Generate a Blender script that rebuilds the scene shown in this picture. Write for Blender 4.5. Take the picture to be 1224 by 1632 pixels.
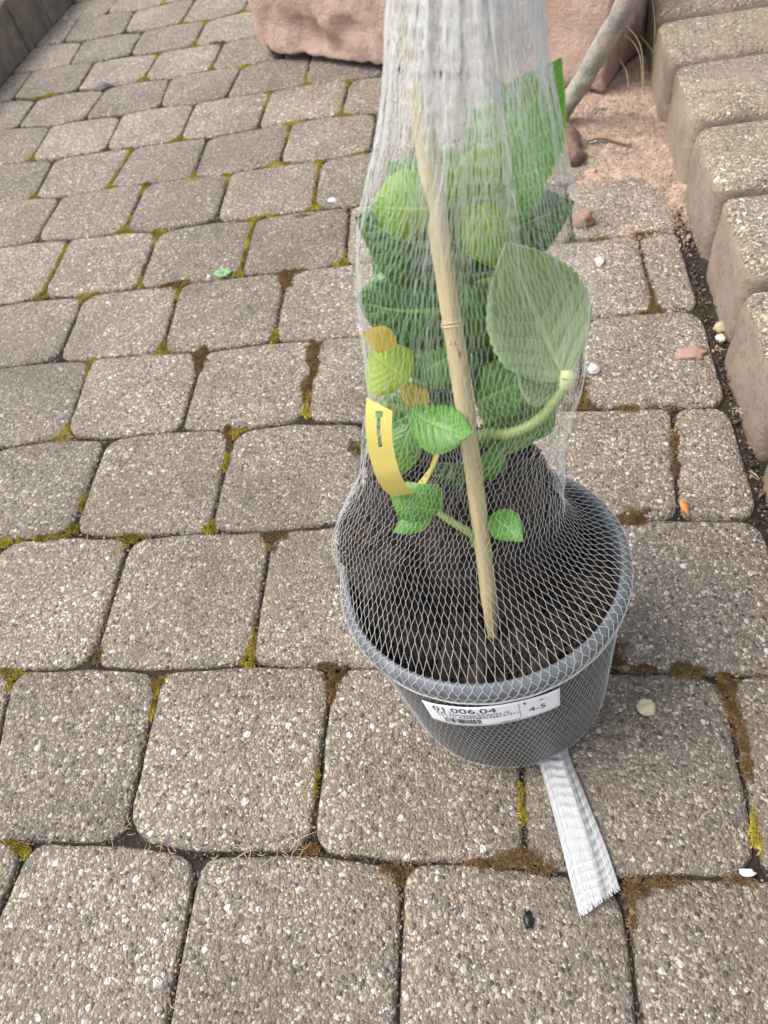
import bpy, bmesh, math, random
import numpy as np
from mathutils import Vector, Matrix, noise

for o in list(bpy.data.objects):
    bpy.data.objects.remove(o, do_unlink=True)
random.seed(7)
rng = np.random.default_rng(11)
scn = bpy.context.scene
col = scn.collection
R = math.radians

# ------------------------------------------------------------------ survey of the place (metres)
CAM_LOC = (0.0089, -0.2444, 0.6002)
CAM_ROT = [(0.983402, 0.036237, 0.177785), (0.074304, 0.813489, -0.576814), (-0.165528, 0.58045, 0.797294)]
FOCAL_PX = 1099.8
ROW_LINES = {
  -1: [(-1.2, -0.4727), (0.3, -0.4727)],
  0: [(-1.2, -0.3127), (0.3, -0.3127)],
  1: [(-0.444, -0.1555), (-0.364, -0.1513), (-0.329, -0.1488), (-0.263, -0.1574), (-0.217, -0.1538), (-0.174, -0.149), (-0.136, -0.1505), (-0.09, -0.1546), (-0.058, -0.1526), (-0.021, -0.1477), (0.022, -0.1552), (0.079, -0.1586), (0.135, -0.1519), (0.185, -0.1502)],
  2: [(-0.516, 0.0049), (-0.48, 0.0044), (-0.429, 0.0094), (-0.405, 0.0115), (-0.369, 0.0063), (-0.347, 0.0044), (-0.314, 0.0059), (-0.276, 0.01), (-0.245, 0.0127), (-0.213, 0.0102), (-0.193, 0.0097), (-0.159, 0.0111), (0.088, 0.0079), (0.124, 0.0081), (0.155, 0.0042), (0.173, 0.0009), (0.187, 0.005), (0.204, 0.0028), (0.22, 0.0052)],
  3: [(-0.59, 0.17), (-0.534, 0.1681), (-0.501, 0.1757), (-0.469, 0.171), (-0.438, 0.1682), (-0.4, 0.1677), (-0.35, 0.1736), (-0.321, 0.1725), (-0.275, 0.1699), (-0.248, 0.1706), (-0.205, 0.1723), (-0.163, 0.1797), (0.119, 0.1658), (0.147, 0.1715), (0.174, 0.1688), (0.22, 0.1661), (0.249, 0.1634)],
  4: [(-0.657, 0.3197), (-0.614, 0.3277), (-0.571, 0.3334), (-0.512, 0.3247), (-0.489, 0.3241), (-0.437, 0.33), (-0.399, 0.3314), (-0.339, 0.3278), (-0.307, 0.3295), (-0.267, 0.3338), (-0.244, 0.3362), (-0.188, 0.3295), (-0.159, 0.3271), (0.079, 0.3285), (0.118, 0.3251), (0.176, 0.3211), (0.199, 0.321), (0.231, 0.3161), (0.255, 0.3161)],
  5: [(-0.729, 0.4824), (-0.667, 0.4865), (-0.635, 0.4898), (-0.602, 0.4835), (-0.578, 0.4835), (-0.53, 0.4861), (-0.482, 0.486), (-0.417, 0.4812), (-0.387, 0.4829), (-0.327, 0.4902), (-0.308, 0.4931), (-0.249, 0.486), (-0.228, 0.4873), (-0.192, 0.4868), (0.106, 0.4815), (0.139, 0.4845), (0.168, 0.4855), (0.254, 0.4846)],
  6: [(-0.799, 0.6384), (-0.746, 0.647), (-0.718, 0.6478), (-0.659, 0.6376), (-0.645, 0.6419), (-0.607, 0.6427), (-0.555, 0.6477), (-0.515, 0.6432), (-0.484, 0.6448), (-0.444, 0.6466), (-0.407, 0.6487), (-0.388, 0.6519), (-0.335, 0.6483), (-0.308, 0.6503), (-0.26, 0.6502), (-0.217, 0.6525), (0.127, 0.6481), (0.163, 0.646), (0.189, 0.6534), (0.212, 0.6521), (0.261, 0.6533)],
  7: [(-0.876, 0.81), (-0.831, 0.8155), (-0.793, 0.82), (-0.738, 0.81), (-0.706, 0.8061), (-0.662, 0.8074), (-0.634, 0.8117), (-0.579, 0.8014), (-0.551, 0.8035), (-0.512, 0.8111), (-0.463, 0.8166), (-0.406, 0.8054), (-0.374, 0.8101), (-0.321, 0.8143), (-0.293, 0.8161), (-0.254, 0.8082), (-0.226, 0.8098), (0.122, 0.8037), (0.282, 0.8115)],
  8: [(-0.946, 0.9672), (-0.897, 0.9724), (-0.874, 0.9719), (-0.811, 0.9628), (-0.763, 0.9656), (-0.718, 0.9754), (-0.655, 0.9724), (-0.553, 0.9712), (-0.483, 0.9681), (-0.433, 0.9715), (-0.377, 0.9801), (-0.308, 0.9698), (-0.23, 0.9801)],
  9: [(-1.019, 1.1299), (-0.946, 1.13), (-0.89, 1.1237), (-0.777, 1.1306), (-0.725, 1.1248), (-0.698, 1.1206), (-0.634, 1.1288), (-0.549, 1.1213), (-0.464, 1.1283), (-0.395, 1.1344), (-0.346, 1.1382), (-0.294, 1.1382), (-0.22, 1.1294)],
  10: [(-1.098, 1.3001), (-1.049, 1.3001), (-0.957, 1.2772), (-0.884, 1.2908), (-0.792, 1.2815), (-0.716, 1.2965), (-0.632, 1.2799), (-0.548, 1.2914), (-0.467, 1.2834), (-0.385, 1.2946), (-0.295, 1.2827)],
  11: [(-1.172, 1.4601), (-1.124, 1.4601), (-1.057, 1.4383), (-1.039, 1.4551), (-0.964, 1.4574), (-0.877, 1.4363), (-0.792, 1.4507), (-0.717, 1.4361), (-0.63, 1.4448), (-0.542, 1.4375), (-0.491, 1.4487)],
  12: [(-1.225, 1.6201), (-1.143, 1.6147), (-1.048, 1.6201), (-0.967, 1.6081), (-0.875, 1.6187), (-0.803, 1.5964), (-0.713, 1.5996), (-0.624, 1.5961), (-0.539, 1.5961)],
  13: [(-1.219, 1.7801), (-1.117, 1.7801), (-1.054, 1.7638), (-0.945, 1.7801), (-0.876, 1.7591), (-0.797, 1.7717), (-0.702, 1.7561), (-0.611, 1.7761), (-0.572, 1.7637)],
  14: [(-1.212, 1.9401), (-1.133, 1.9401), (-1.031, 1.9401), (-0.951, 1.9227), (-0.862, 1.9401)],
  15: [(-1.2, 2.0881), (0.3, 2.0881)],
  16: [(-1.2, 2.2481), (0.3, 2.2481)],
  17: [(-1.2, 2.4081), (0.3, 2.4081)],
  18: [(-1.2, 2.5681), (0.3, 2.5681)],
  19: [(-1.2, 2.7281), (0.3, 2.7281)],
  20: [(-1.2, 2.8881), (0.3, 2.8881)]}
ROW_JOINTS = {
  -1: [(-1.018, -1.018), (-0.849, -0.849), (-0.68, -0.68), (-0.511, -0.511), (-0.342, -0.342), (-0.173, -0.173), (-0.003, -0.003), (0.166, 0.166)],
  0: [(-1.103, -1.103), (-0.934, -0.934), (-0.765, -0.765), (-0.596, -0.596), (-0.438, -0.416), (-0.253, -0.256), (-0.081, -0.083), (0.084, 0.083)],
  1: [(-1.162, -1.162), (-0.993, -0.993), (-0.824, -0.824), (-0.655, -0.655), (-0.47, -0.501), (-0.328, -0.335), (-0.161, -0.161), (0.012, 0.012), (0.181, 0.186)],
  2: [(-1.094, -1.094), (-0.925, -0.925), (-0.756, -0.756), (-0.587, -0.587), (-0.414, -0.421), (-0.244, -0.25), (-0.078, -0.078), (0.091, 0.091)],
  3: [(-1.007, -1.007), (-0.838, -0.838), (-0.669, -0.669), (-0.498, -0.503), (-0.324, -0.329), (-0.157, -0.156), (0.012, 0.012), (0.176, 0.194)],
  4: [(-1.079, -1.079), (-0.91, -0.91), (-0.741, -0.741), (-0.566, -0.579), (-0.401, -0.406), (-0.236, -0.24), (-0.069, -0.069), (0.097, 0.109)],
  5: [(-1.15, -1.15), (-0.981, -0.981), (-0.812, -0.812), (-0.637, -0.648), (-0.471, -0.484), (-0.305, -0.31), (-0.138, -0.138), (0.031, 0.031), (0.2, 0.2)],
  6: [(-1.072, -1.072), (-0.903, -0.903), (-0.729, -0.738), (-0.557, -0.565), (-0.387, -0.393), (-0.219, -0.229), (-0.055, -0.055), (0.114, 0.114)],
  7: [(-1.148, -1.148), (-0.979, -0.979), (-0.809, -0.811), (-0.634, -0.639), (-0.463, -0.471), (-0.292, -0.3), (-0.127, -0.127), (0.042, 0.042), (0.211, 0.211)],
  8: [(-1.052, -1.052), (-0.876, -0.89), (-0.718, -0.712), (-0.545, -0.552), (-0.377, -0.38), (-0.209, -0.209), (-0.04, -0.04), (0.129, 0.129)],
  9: [(-1.121, -1.121), (-0.946, -0.958), (-0.777, -0.786), (-0.613, -0.617), (-0.449, -0.449), (-0.282, -0.279), (-0.112, -0.112), (0.057, 0.057)],
  10: [(-1.051, -1.058), (-0.882, -0.876), (-0.703, -0.715), (-0.55, -0.544), (-0.377, -0.381), (-0.21, -0.21), (-0.041, -0.041), (0.128, 0.128)],
  11: [(-1.135, -1.143), (-0.959, -0.967), (-0.789, -0.789), (-0.622, -0.622), (-0.453, -0.453), (-0.284, -0.284), (-0.115, -0.115), (0.054, 0.054)],
  12: [(-1.04, -1.055), (-0.875, -0.881), (-0.702, -0.704), (-0.534, -0.534), (-0.365, -0.365), (-0.196, -0.196), (-0.027, -0.027), (0.142, 0.142)],
  13: [(-1.122, -1.132), (-0.94, -0.956), (-0.779, -0.779), (-0.61, -0.61), (-0.441, -0.441), (-0.272, -0.272), (-0.103, -0.103), (0.066, 0.066)],
  14: [(-1.048, -1.048), (-0.879, -0.879), (-0.71, -0.71), (-0.541, -0.541), (-0.372, -0.372), (-0.203, -0.203), (-0.034, -0.034), (0.135, 0.135)],
  15: [(-1.12, -1.12), (-0.951, -0.951), (-0.782, -0.782), (-0.613, -0.613), (-0.444, -0.444), (-0.275, -0.275), (-0.106, -0.106), (0.063, 0.063)],
  16: [(-1.051, -1.051), (-0.882, -0.882), (-0.713, -0.713), (-0.544, -0.544), (-0.375, -0.375), (-0.206, -0.206), (-0.037, -0.037), (0.132, 0.132)],
  17: [(-1.123, -1.123), (-0.954, -0.954), (-0.785, -0.785), (-0.616, -0.616), (-0.447, -0.447), (-0.278, -0.278), (-0.109, -0.109), (0.06, 0.06)],
  18: [(-1.055, -1.055), (-0.886, -0.886), (-0.717, -0.717), (-0.547, -0.547), (-0.378, -0.378), (-0.209, -0.209), (-0.04, -0.04), (0.129, 0.129)],
  19: [(-1.126, -1.126), (-0.957, -0.957), (-0.788, -0.788), (-0.619, -0.619), (-0.45, -0.45), (-0.281, -0.281), (-0.112, -0.112), (0.057, 0.057)]}
CANE_POINTS = [(-0.005, -0.0225, 0.1366), (-0.0238, 0.0857, 0.4963)]
CANE_NODE_T = 0.6335
NET_RINGS = [(-0.0283, 0.0289, 0.2224, 0.0734, 0.66), (-0.0217, 0.0343, 0.2506, 0.0655, 0.7), (-0.0194, 0.0371, 0.272, 0.0618, 0.76), (-0.0167, 0.0387, 0.293, 0.0595, 0.83), (-0.0119, 0.04, 0.3124, 0.0585, 0.9), (-0.0091, 0.0414, 0.3304, 0.0587, 0.96), (-0.0083, 0.0423, 0.3478, 0.0583, 1.0), (-0.0077, 0.0459, 0.3616, 0.0585, 1.0), (-0.0071, 0.0503, 0.3779, 0.0589, 1.0), (-0.0066, 0.0536, 0.3903, 0.0584, 1.0), (-0.0066, 0.0567, 0.4022, 0.057, 1.0), (-0.007, 0.0597, 0.4137, 0.0542, 1.0), (-0.0059, 0.0634, 0.427, 0.0503, 1.0), (-0.0046, 0.0669, 0.4396, 0.0461, 1.0), (-0.0033, 0.0703, 0.4515, 0.042, 1.0), (-0.0027, 0.0735, 0.463, 0.0385, 1.0), (-0.0021, 0.0766, 0.4739, 0.0358, 1.0), (-0.0017, 0.0795, 0.4843, 0.0336, 1.0), (-0.0012, 0.0823, 0.4942, 0.032, 1.0), (-0.0006, 0.0855, 0.5055, 0.0299, 1.0)]
LEAVES = [
  ('dark', (-0.0141, 0.0657, 0.3918), (-0.0594, 0.063, 0.4173), 0.0261, (0.1062, -0.9907, 0.0854), 0.1, 0.1, 1),
  ('dark', (-0.0124, 0.0653, 0.361), (-0.0679, 0.0579, 0.3733), 0.0297, (0.1876, -0.9421, 0.2777), 0.12, 0.12, 1),
  ('mid', (-0.0185, 0.0779, 0.4055), (-0.0416, 0.0889, 0.4314), 0.0174, (0.3076, -0.7467, 0.5897), 0.08, 0.1, 1),
  ('young', (-0.0181, 0.0602, 0.4205), (-0.0495, 0.056, 0.4274), 0.0158, (0.1992, -0.9123, 0.3577), 0.15, 0.25, 0),
  ('top', (-0.0038, 0.073, 0.405), (0.0367, 0.0913, 0.4651), 0.0226, (-0.2649, -0.8578, 0.4405), 0.1, 0.12, 0),
  ('young', (-0.0064, 0.068, 0.4117), (0.0179, 0.0709, 0.4444), 0.0145, (0.1504, -0.9884, -0.0233), 0.15, 0.2, 0),
  ('young', (-0.0037, 0.0724, 0.4262), (0.0117, 0.0548, 0.3866), 0.017, (0.2193, -0.8564, 0.4674), 0.1, 0.2, 0),
  ('young', (-0.0029, 0.0664, 0.4203), (-0.0172, 0.0708, 0.4426), 0.0127, (0.3157, -0.871, 0.3763), 0.1, 0.2, 0),
  ('dark', (0.0005, 0.0887, 0.3794), (0.0465, 0.0865, 0.3991), 0.0188, (-0.1801, -0.9309, 0.3178), 0.1, 0.1, 1),
  ('under', (0.0415, 0.0387, 0.3253), (0.0092, 0.0532, 0.406), 0.0268, (0.3298, -0.8974, 0.293), -0.12, -0.16, 1),
  ('under', (0.0428, 0.0417, 0.3146), (0.0154, 0.0415, 0.3336), 0.0132, (0.4205, -0.6802, 0.6004), -0.1, -0.1, 1),
  ('olive', (0.0336, 0.0504, 0.2898), (-0.0096, 0.0596, 0.3142), 0.0231, (0.0963, -0.8618, 0.498), 0.08, 0.1, 1),
  ('yellowing', (-0.0426, 0.0353, 0.3366), (-0.0624, 0.0446, 0.3521), 0.0165, (0.3782, -0.4943, 0.7827), 0.12, 0.1, 0),
  ('yellow', (-0.0472, 0.0436, 0.3558), (-0.0618, 0.0378, 0.37), 0.0066, (0.6101, -0.718, 0.3351), 0.1, 0.1, 0),
  ('yellow', (-0.0488, 0.0408, 0.3251), (-0.033, 0.0471, 0.3071), 0.008, (0.641, -0.6963, 0.323), 0.1, 0.1, 0),
  ('fresh', (-0.0439, 0.0264, 0.3233), (-0.008, 0.0085, 0.3182), 0.0145, (-0.0194, -0.308, 0.9512), -0.12, 0.15, 0),
  ('mid', (-0.0457, 0.0322, 0.3048), (-0.0566, 0.0152, 0.2772), 0.0116, (-0.123, -0.8236, 0.5537), 0.12, 0.12, 0),
  ('fresh', (-0.0323, 0.0085, 0.2511), (-0.0605, 0.0055, 0.2726), 0.0162, (0.2869, -0.9246, 0.2505), 0.18, 0.1, 0),
  ('fresh', (-0.0376, 0.0065, 0.2522), (-0.064, -0.003, 0.2446), 0.0071, (-0.0732, -0.492, 0.8675), 0.1, 0.2, 0),
  ('fresh', (-0.0023, 0.0072, 0.2443), (0.0172, -0.0028, 0.2313), 0.0106, (0.05, -0.7569, 0.6517), -0.2, 0.15, 0),
  ('dark', (-0.0201, 0.0583, 0.3078), (-0.0493, 0.0614, 0.3302), 0.0193, (0.3261, -0.7806, 0.5332), 0.1, 0.1, 1),
  ('dark', (-0.0129, 0.0731, 0.3209), (0.0146, 0.0837, 0.3424), 0.019, (0.0048, -0.8996, 0.4367), 0.1, 0.1, 1),
  ('dark', (-0.0303, 0.0545, 0.2993), (-0.0792, 0.0364, 0.2895), 0.0173, (0.1134, -0.694, 0.711), 0.05, 0.05, 1),
  ('mid', (-0.0121, 0.0699, 0.3422), (-0.0498, 0.0492, 0.3219), 0.0173, (0.0701, -0.7619, 0.6439), 0.1, 0.1, 1),
  ('dark', (-0.0243, 0.0419, 0.2542), (-0.0412, 0.023, 0.2243), 0.0174, (-0.2186, -0.7638, 0.6072), 0.1, 0.1, 1),
  ('dark', (-0.0181, 0.0662, 0.2863), (-0.0569, 0.053, 0.2749), 0.0207, (-0.0351, -0.5903, 0.8064), 0.1, 0.1, 1),
  ('dark', (-0.0112, 0.072, 0.3015), (0.0306, 0.0803, 0.3101), 0.0229, (0.0535, -0.8368, 0.5448), 0.1, 0.1, 1),
  ('dark', (-0.0127, 0.0913, 0.3601), (0.01, 0.0942, 0.3596), 0.0212, (0.1222, -0.8943, 0.4305), 0.1, 0.1, 1),
  ('dark', (-0.0101, 0.0923, 0.3463), (-0.0621, 0.0966, 0.3784), 0.0286, (0.2385, -0.8337, 0.498), 0.05, 0.05, 1),
  ('dark', (-0.0082, 0.1029, 0.3756), (0.0312, 0.1082, 0.3752), 0.0208, (0.1158, -0.8316, 0.5432), 0.05, 0.05, 1),
  ('dark', (-0.0124, 0.0825, 0.3125), (-0.0667, 0.0768, 0.323), 0.0268, (0.2011, -0.743, 0.6384), 0.05, 0.05, 1),
  ('fresh', (0.0031, 0.0814, 0.4007), (0.0301, 0.0907, 0.4263), 0.0178, (0.0286, -0.9499, 0.3111), 0.1, 0.1, 1),
  ('mid', (-0.0141, 0.058, 0.3368), (-0.0429, 0.0449, 0.3304), 0.0163, (0.1695, -0.7077, 0.6858), 0.1, 0.1, 1),
  ('mid', (-0.0074, 0.049, 0.3028), (0.0253, 0.05, 0.3189), 0.016, (-0.271, -0.7528, 0.5999), 0.1, 0.1, 1),
  ('olive', (-0.0093, 0.0484, 0.2701), (0.0367, 0.0488, 0.283), 0.014, (-0.192, -0.6842, 0.7035), 0.1, 0.1, 1),
  ('mid', (-0.0096, 0.0646, 0.3752), (-0.0008, 0.0526, 0.3467), 0.0114, (0.1075, -0.9035, 0.4149), 0.1, 0.1, 1),
  ('mid', (-0.0056, 0.0285, 0.2535), (0.0075, 0.0373, 0.2801), 0.0078, (-0.0597, -0.9396, 0.3372), 0.1, 0.1, 0),
  ('mid', (0.0219, 0.0508, 0.2648), (0.0365, 0.0523, 0.2954), 0.01, (-0.2436, -0.9557, 0.1651), 0.1, 0.1, 0),
  ('olive', (-0.0113, 0.0654, 0.3275), (-0.0024, 0.076, 0.3579), 0.0128, (0.112, -0.9482, 0.2972), 0.1, 0.1, 0)]
STEMS = [([(-0.0151, 0.0175, 0.1925), (-0.0157, 0.0398, 0.2432), (-0.0148, 0.0593, 0.2931), (-0.0123, 0.0739, 0.3389), (-0.0091, 0.0806, 0.3753), (-0.0046, 0.0764, 0.413)], 0.0042, 0.003, 'stem'), ([(-0.0158, 0.0406, 0.2766), (-0.0027, 0.0377, 0.2862), (0.012, 0.0322, 0.2922), (0.0264, 0.0325, 0.3004), (0.0366, 0.0351, 0.313), (0.0424, 0.0397, 0.3215)], 0.0036, 0.0032, 'stem'), ([(-0.014, 0.0072, 0.2117), (-0.0151, 0.0048, 0.2274), (-0.0275, 0.0054, 0.2428), (-0.0359, 0.0079, 0.2507)], 0.003, 0.0022, 'stem'), ([(-0.0163, 0.0526, 0.2719), (-0.0301, 0.045, 0.2984), (-0.0421, 0.0305, 0.3173), (-0.0572, 0.0262, 0.3291)], 0.003, 0.0024, 'stem'), ([(0.0424, 0.0397, 0.3215), (0.0428, 0.0392, 0.3266), (0.0432, 0.0417, 0.3288)], 0.0046, 0.0036, 'cut'), ([(-0.0116, 0.0739, 0.3388), (-0.0125, 0.0648, 0.3593)], 0.0022, 0.0018, 'stem'), ([(-0.0093, 0.0796, 0.3721), (-0.0141, 0.0657, 0.3918)], 0.0022, 0.0018, 'stem'), ([(-0.0102, 0.0754, 0.3592), (-0.0001, 0.0696, 0.3704), (0.0081, 0.0612, 0.3738), (0.0098, 0.049, 0.3653)], 0.0022, 0.0018, 'stem'), ([(-0.0152, 0.0642, 0.3093), (-0.0315, 0.0464, 0.3205), (-0.0426, 0.0353, 0.3366)], 0.0022, 0.0018, 'stem'), ([(-0.0076, 0.0821, 0.3964), (0.0005, 0.0887, 0.3794)], 0.0022, 0.0018, 'stem'), ([(-0.0046, 0.0764, 0.413), (-0.0189, 0.0603, 0.4212)], 0.002, 0.0016, 'stem')]
TAG_PATH = [(-0.0525, 0.0012, 0.3574), (-0.0541, -0.002, 0.3501), (-0.0558, -0.005, 0.3393), (-0.0565, -0.0071, 0.3243), (-0.0558, -0.0074, 0.3058), (-0.0545, -0.0007, 0.2842), (-0.0517, 0.0099, 0.2662), (-0.0457, 0.0193, 0.2618), (-0.0376, 0.0299, 0.2667), (-0.0325, 0.0384, 0.2763), (-0.0305, 0.044, 0.2826)]
TAIL_EDGES = [[(0.0256, -0.0715, 0.0), (0.0344, -0.1096, 0.0), (0.0431, -0.1541, 0.0), (0.0497, -0.1847, 0.0)], [(0.0501, -0.0636, 0.0), (0.061, -0.0991, 0.0), (0.0726, -0.1353, 0.0), (0.0798, -0.1648, 0.0)]]
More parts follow.
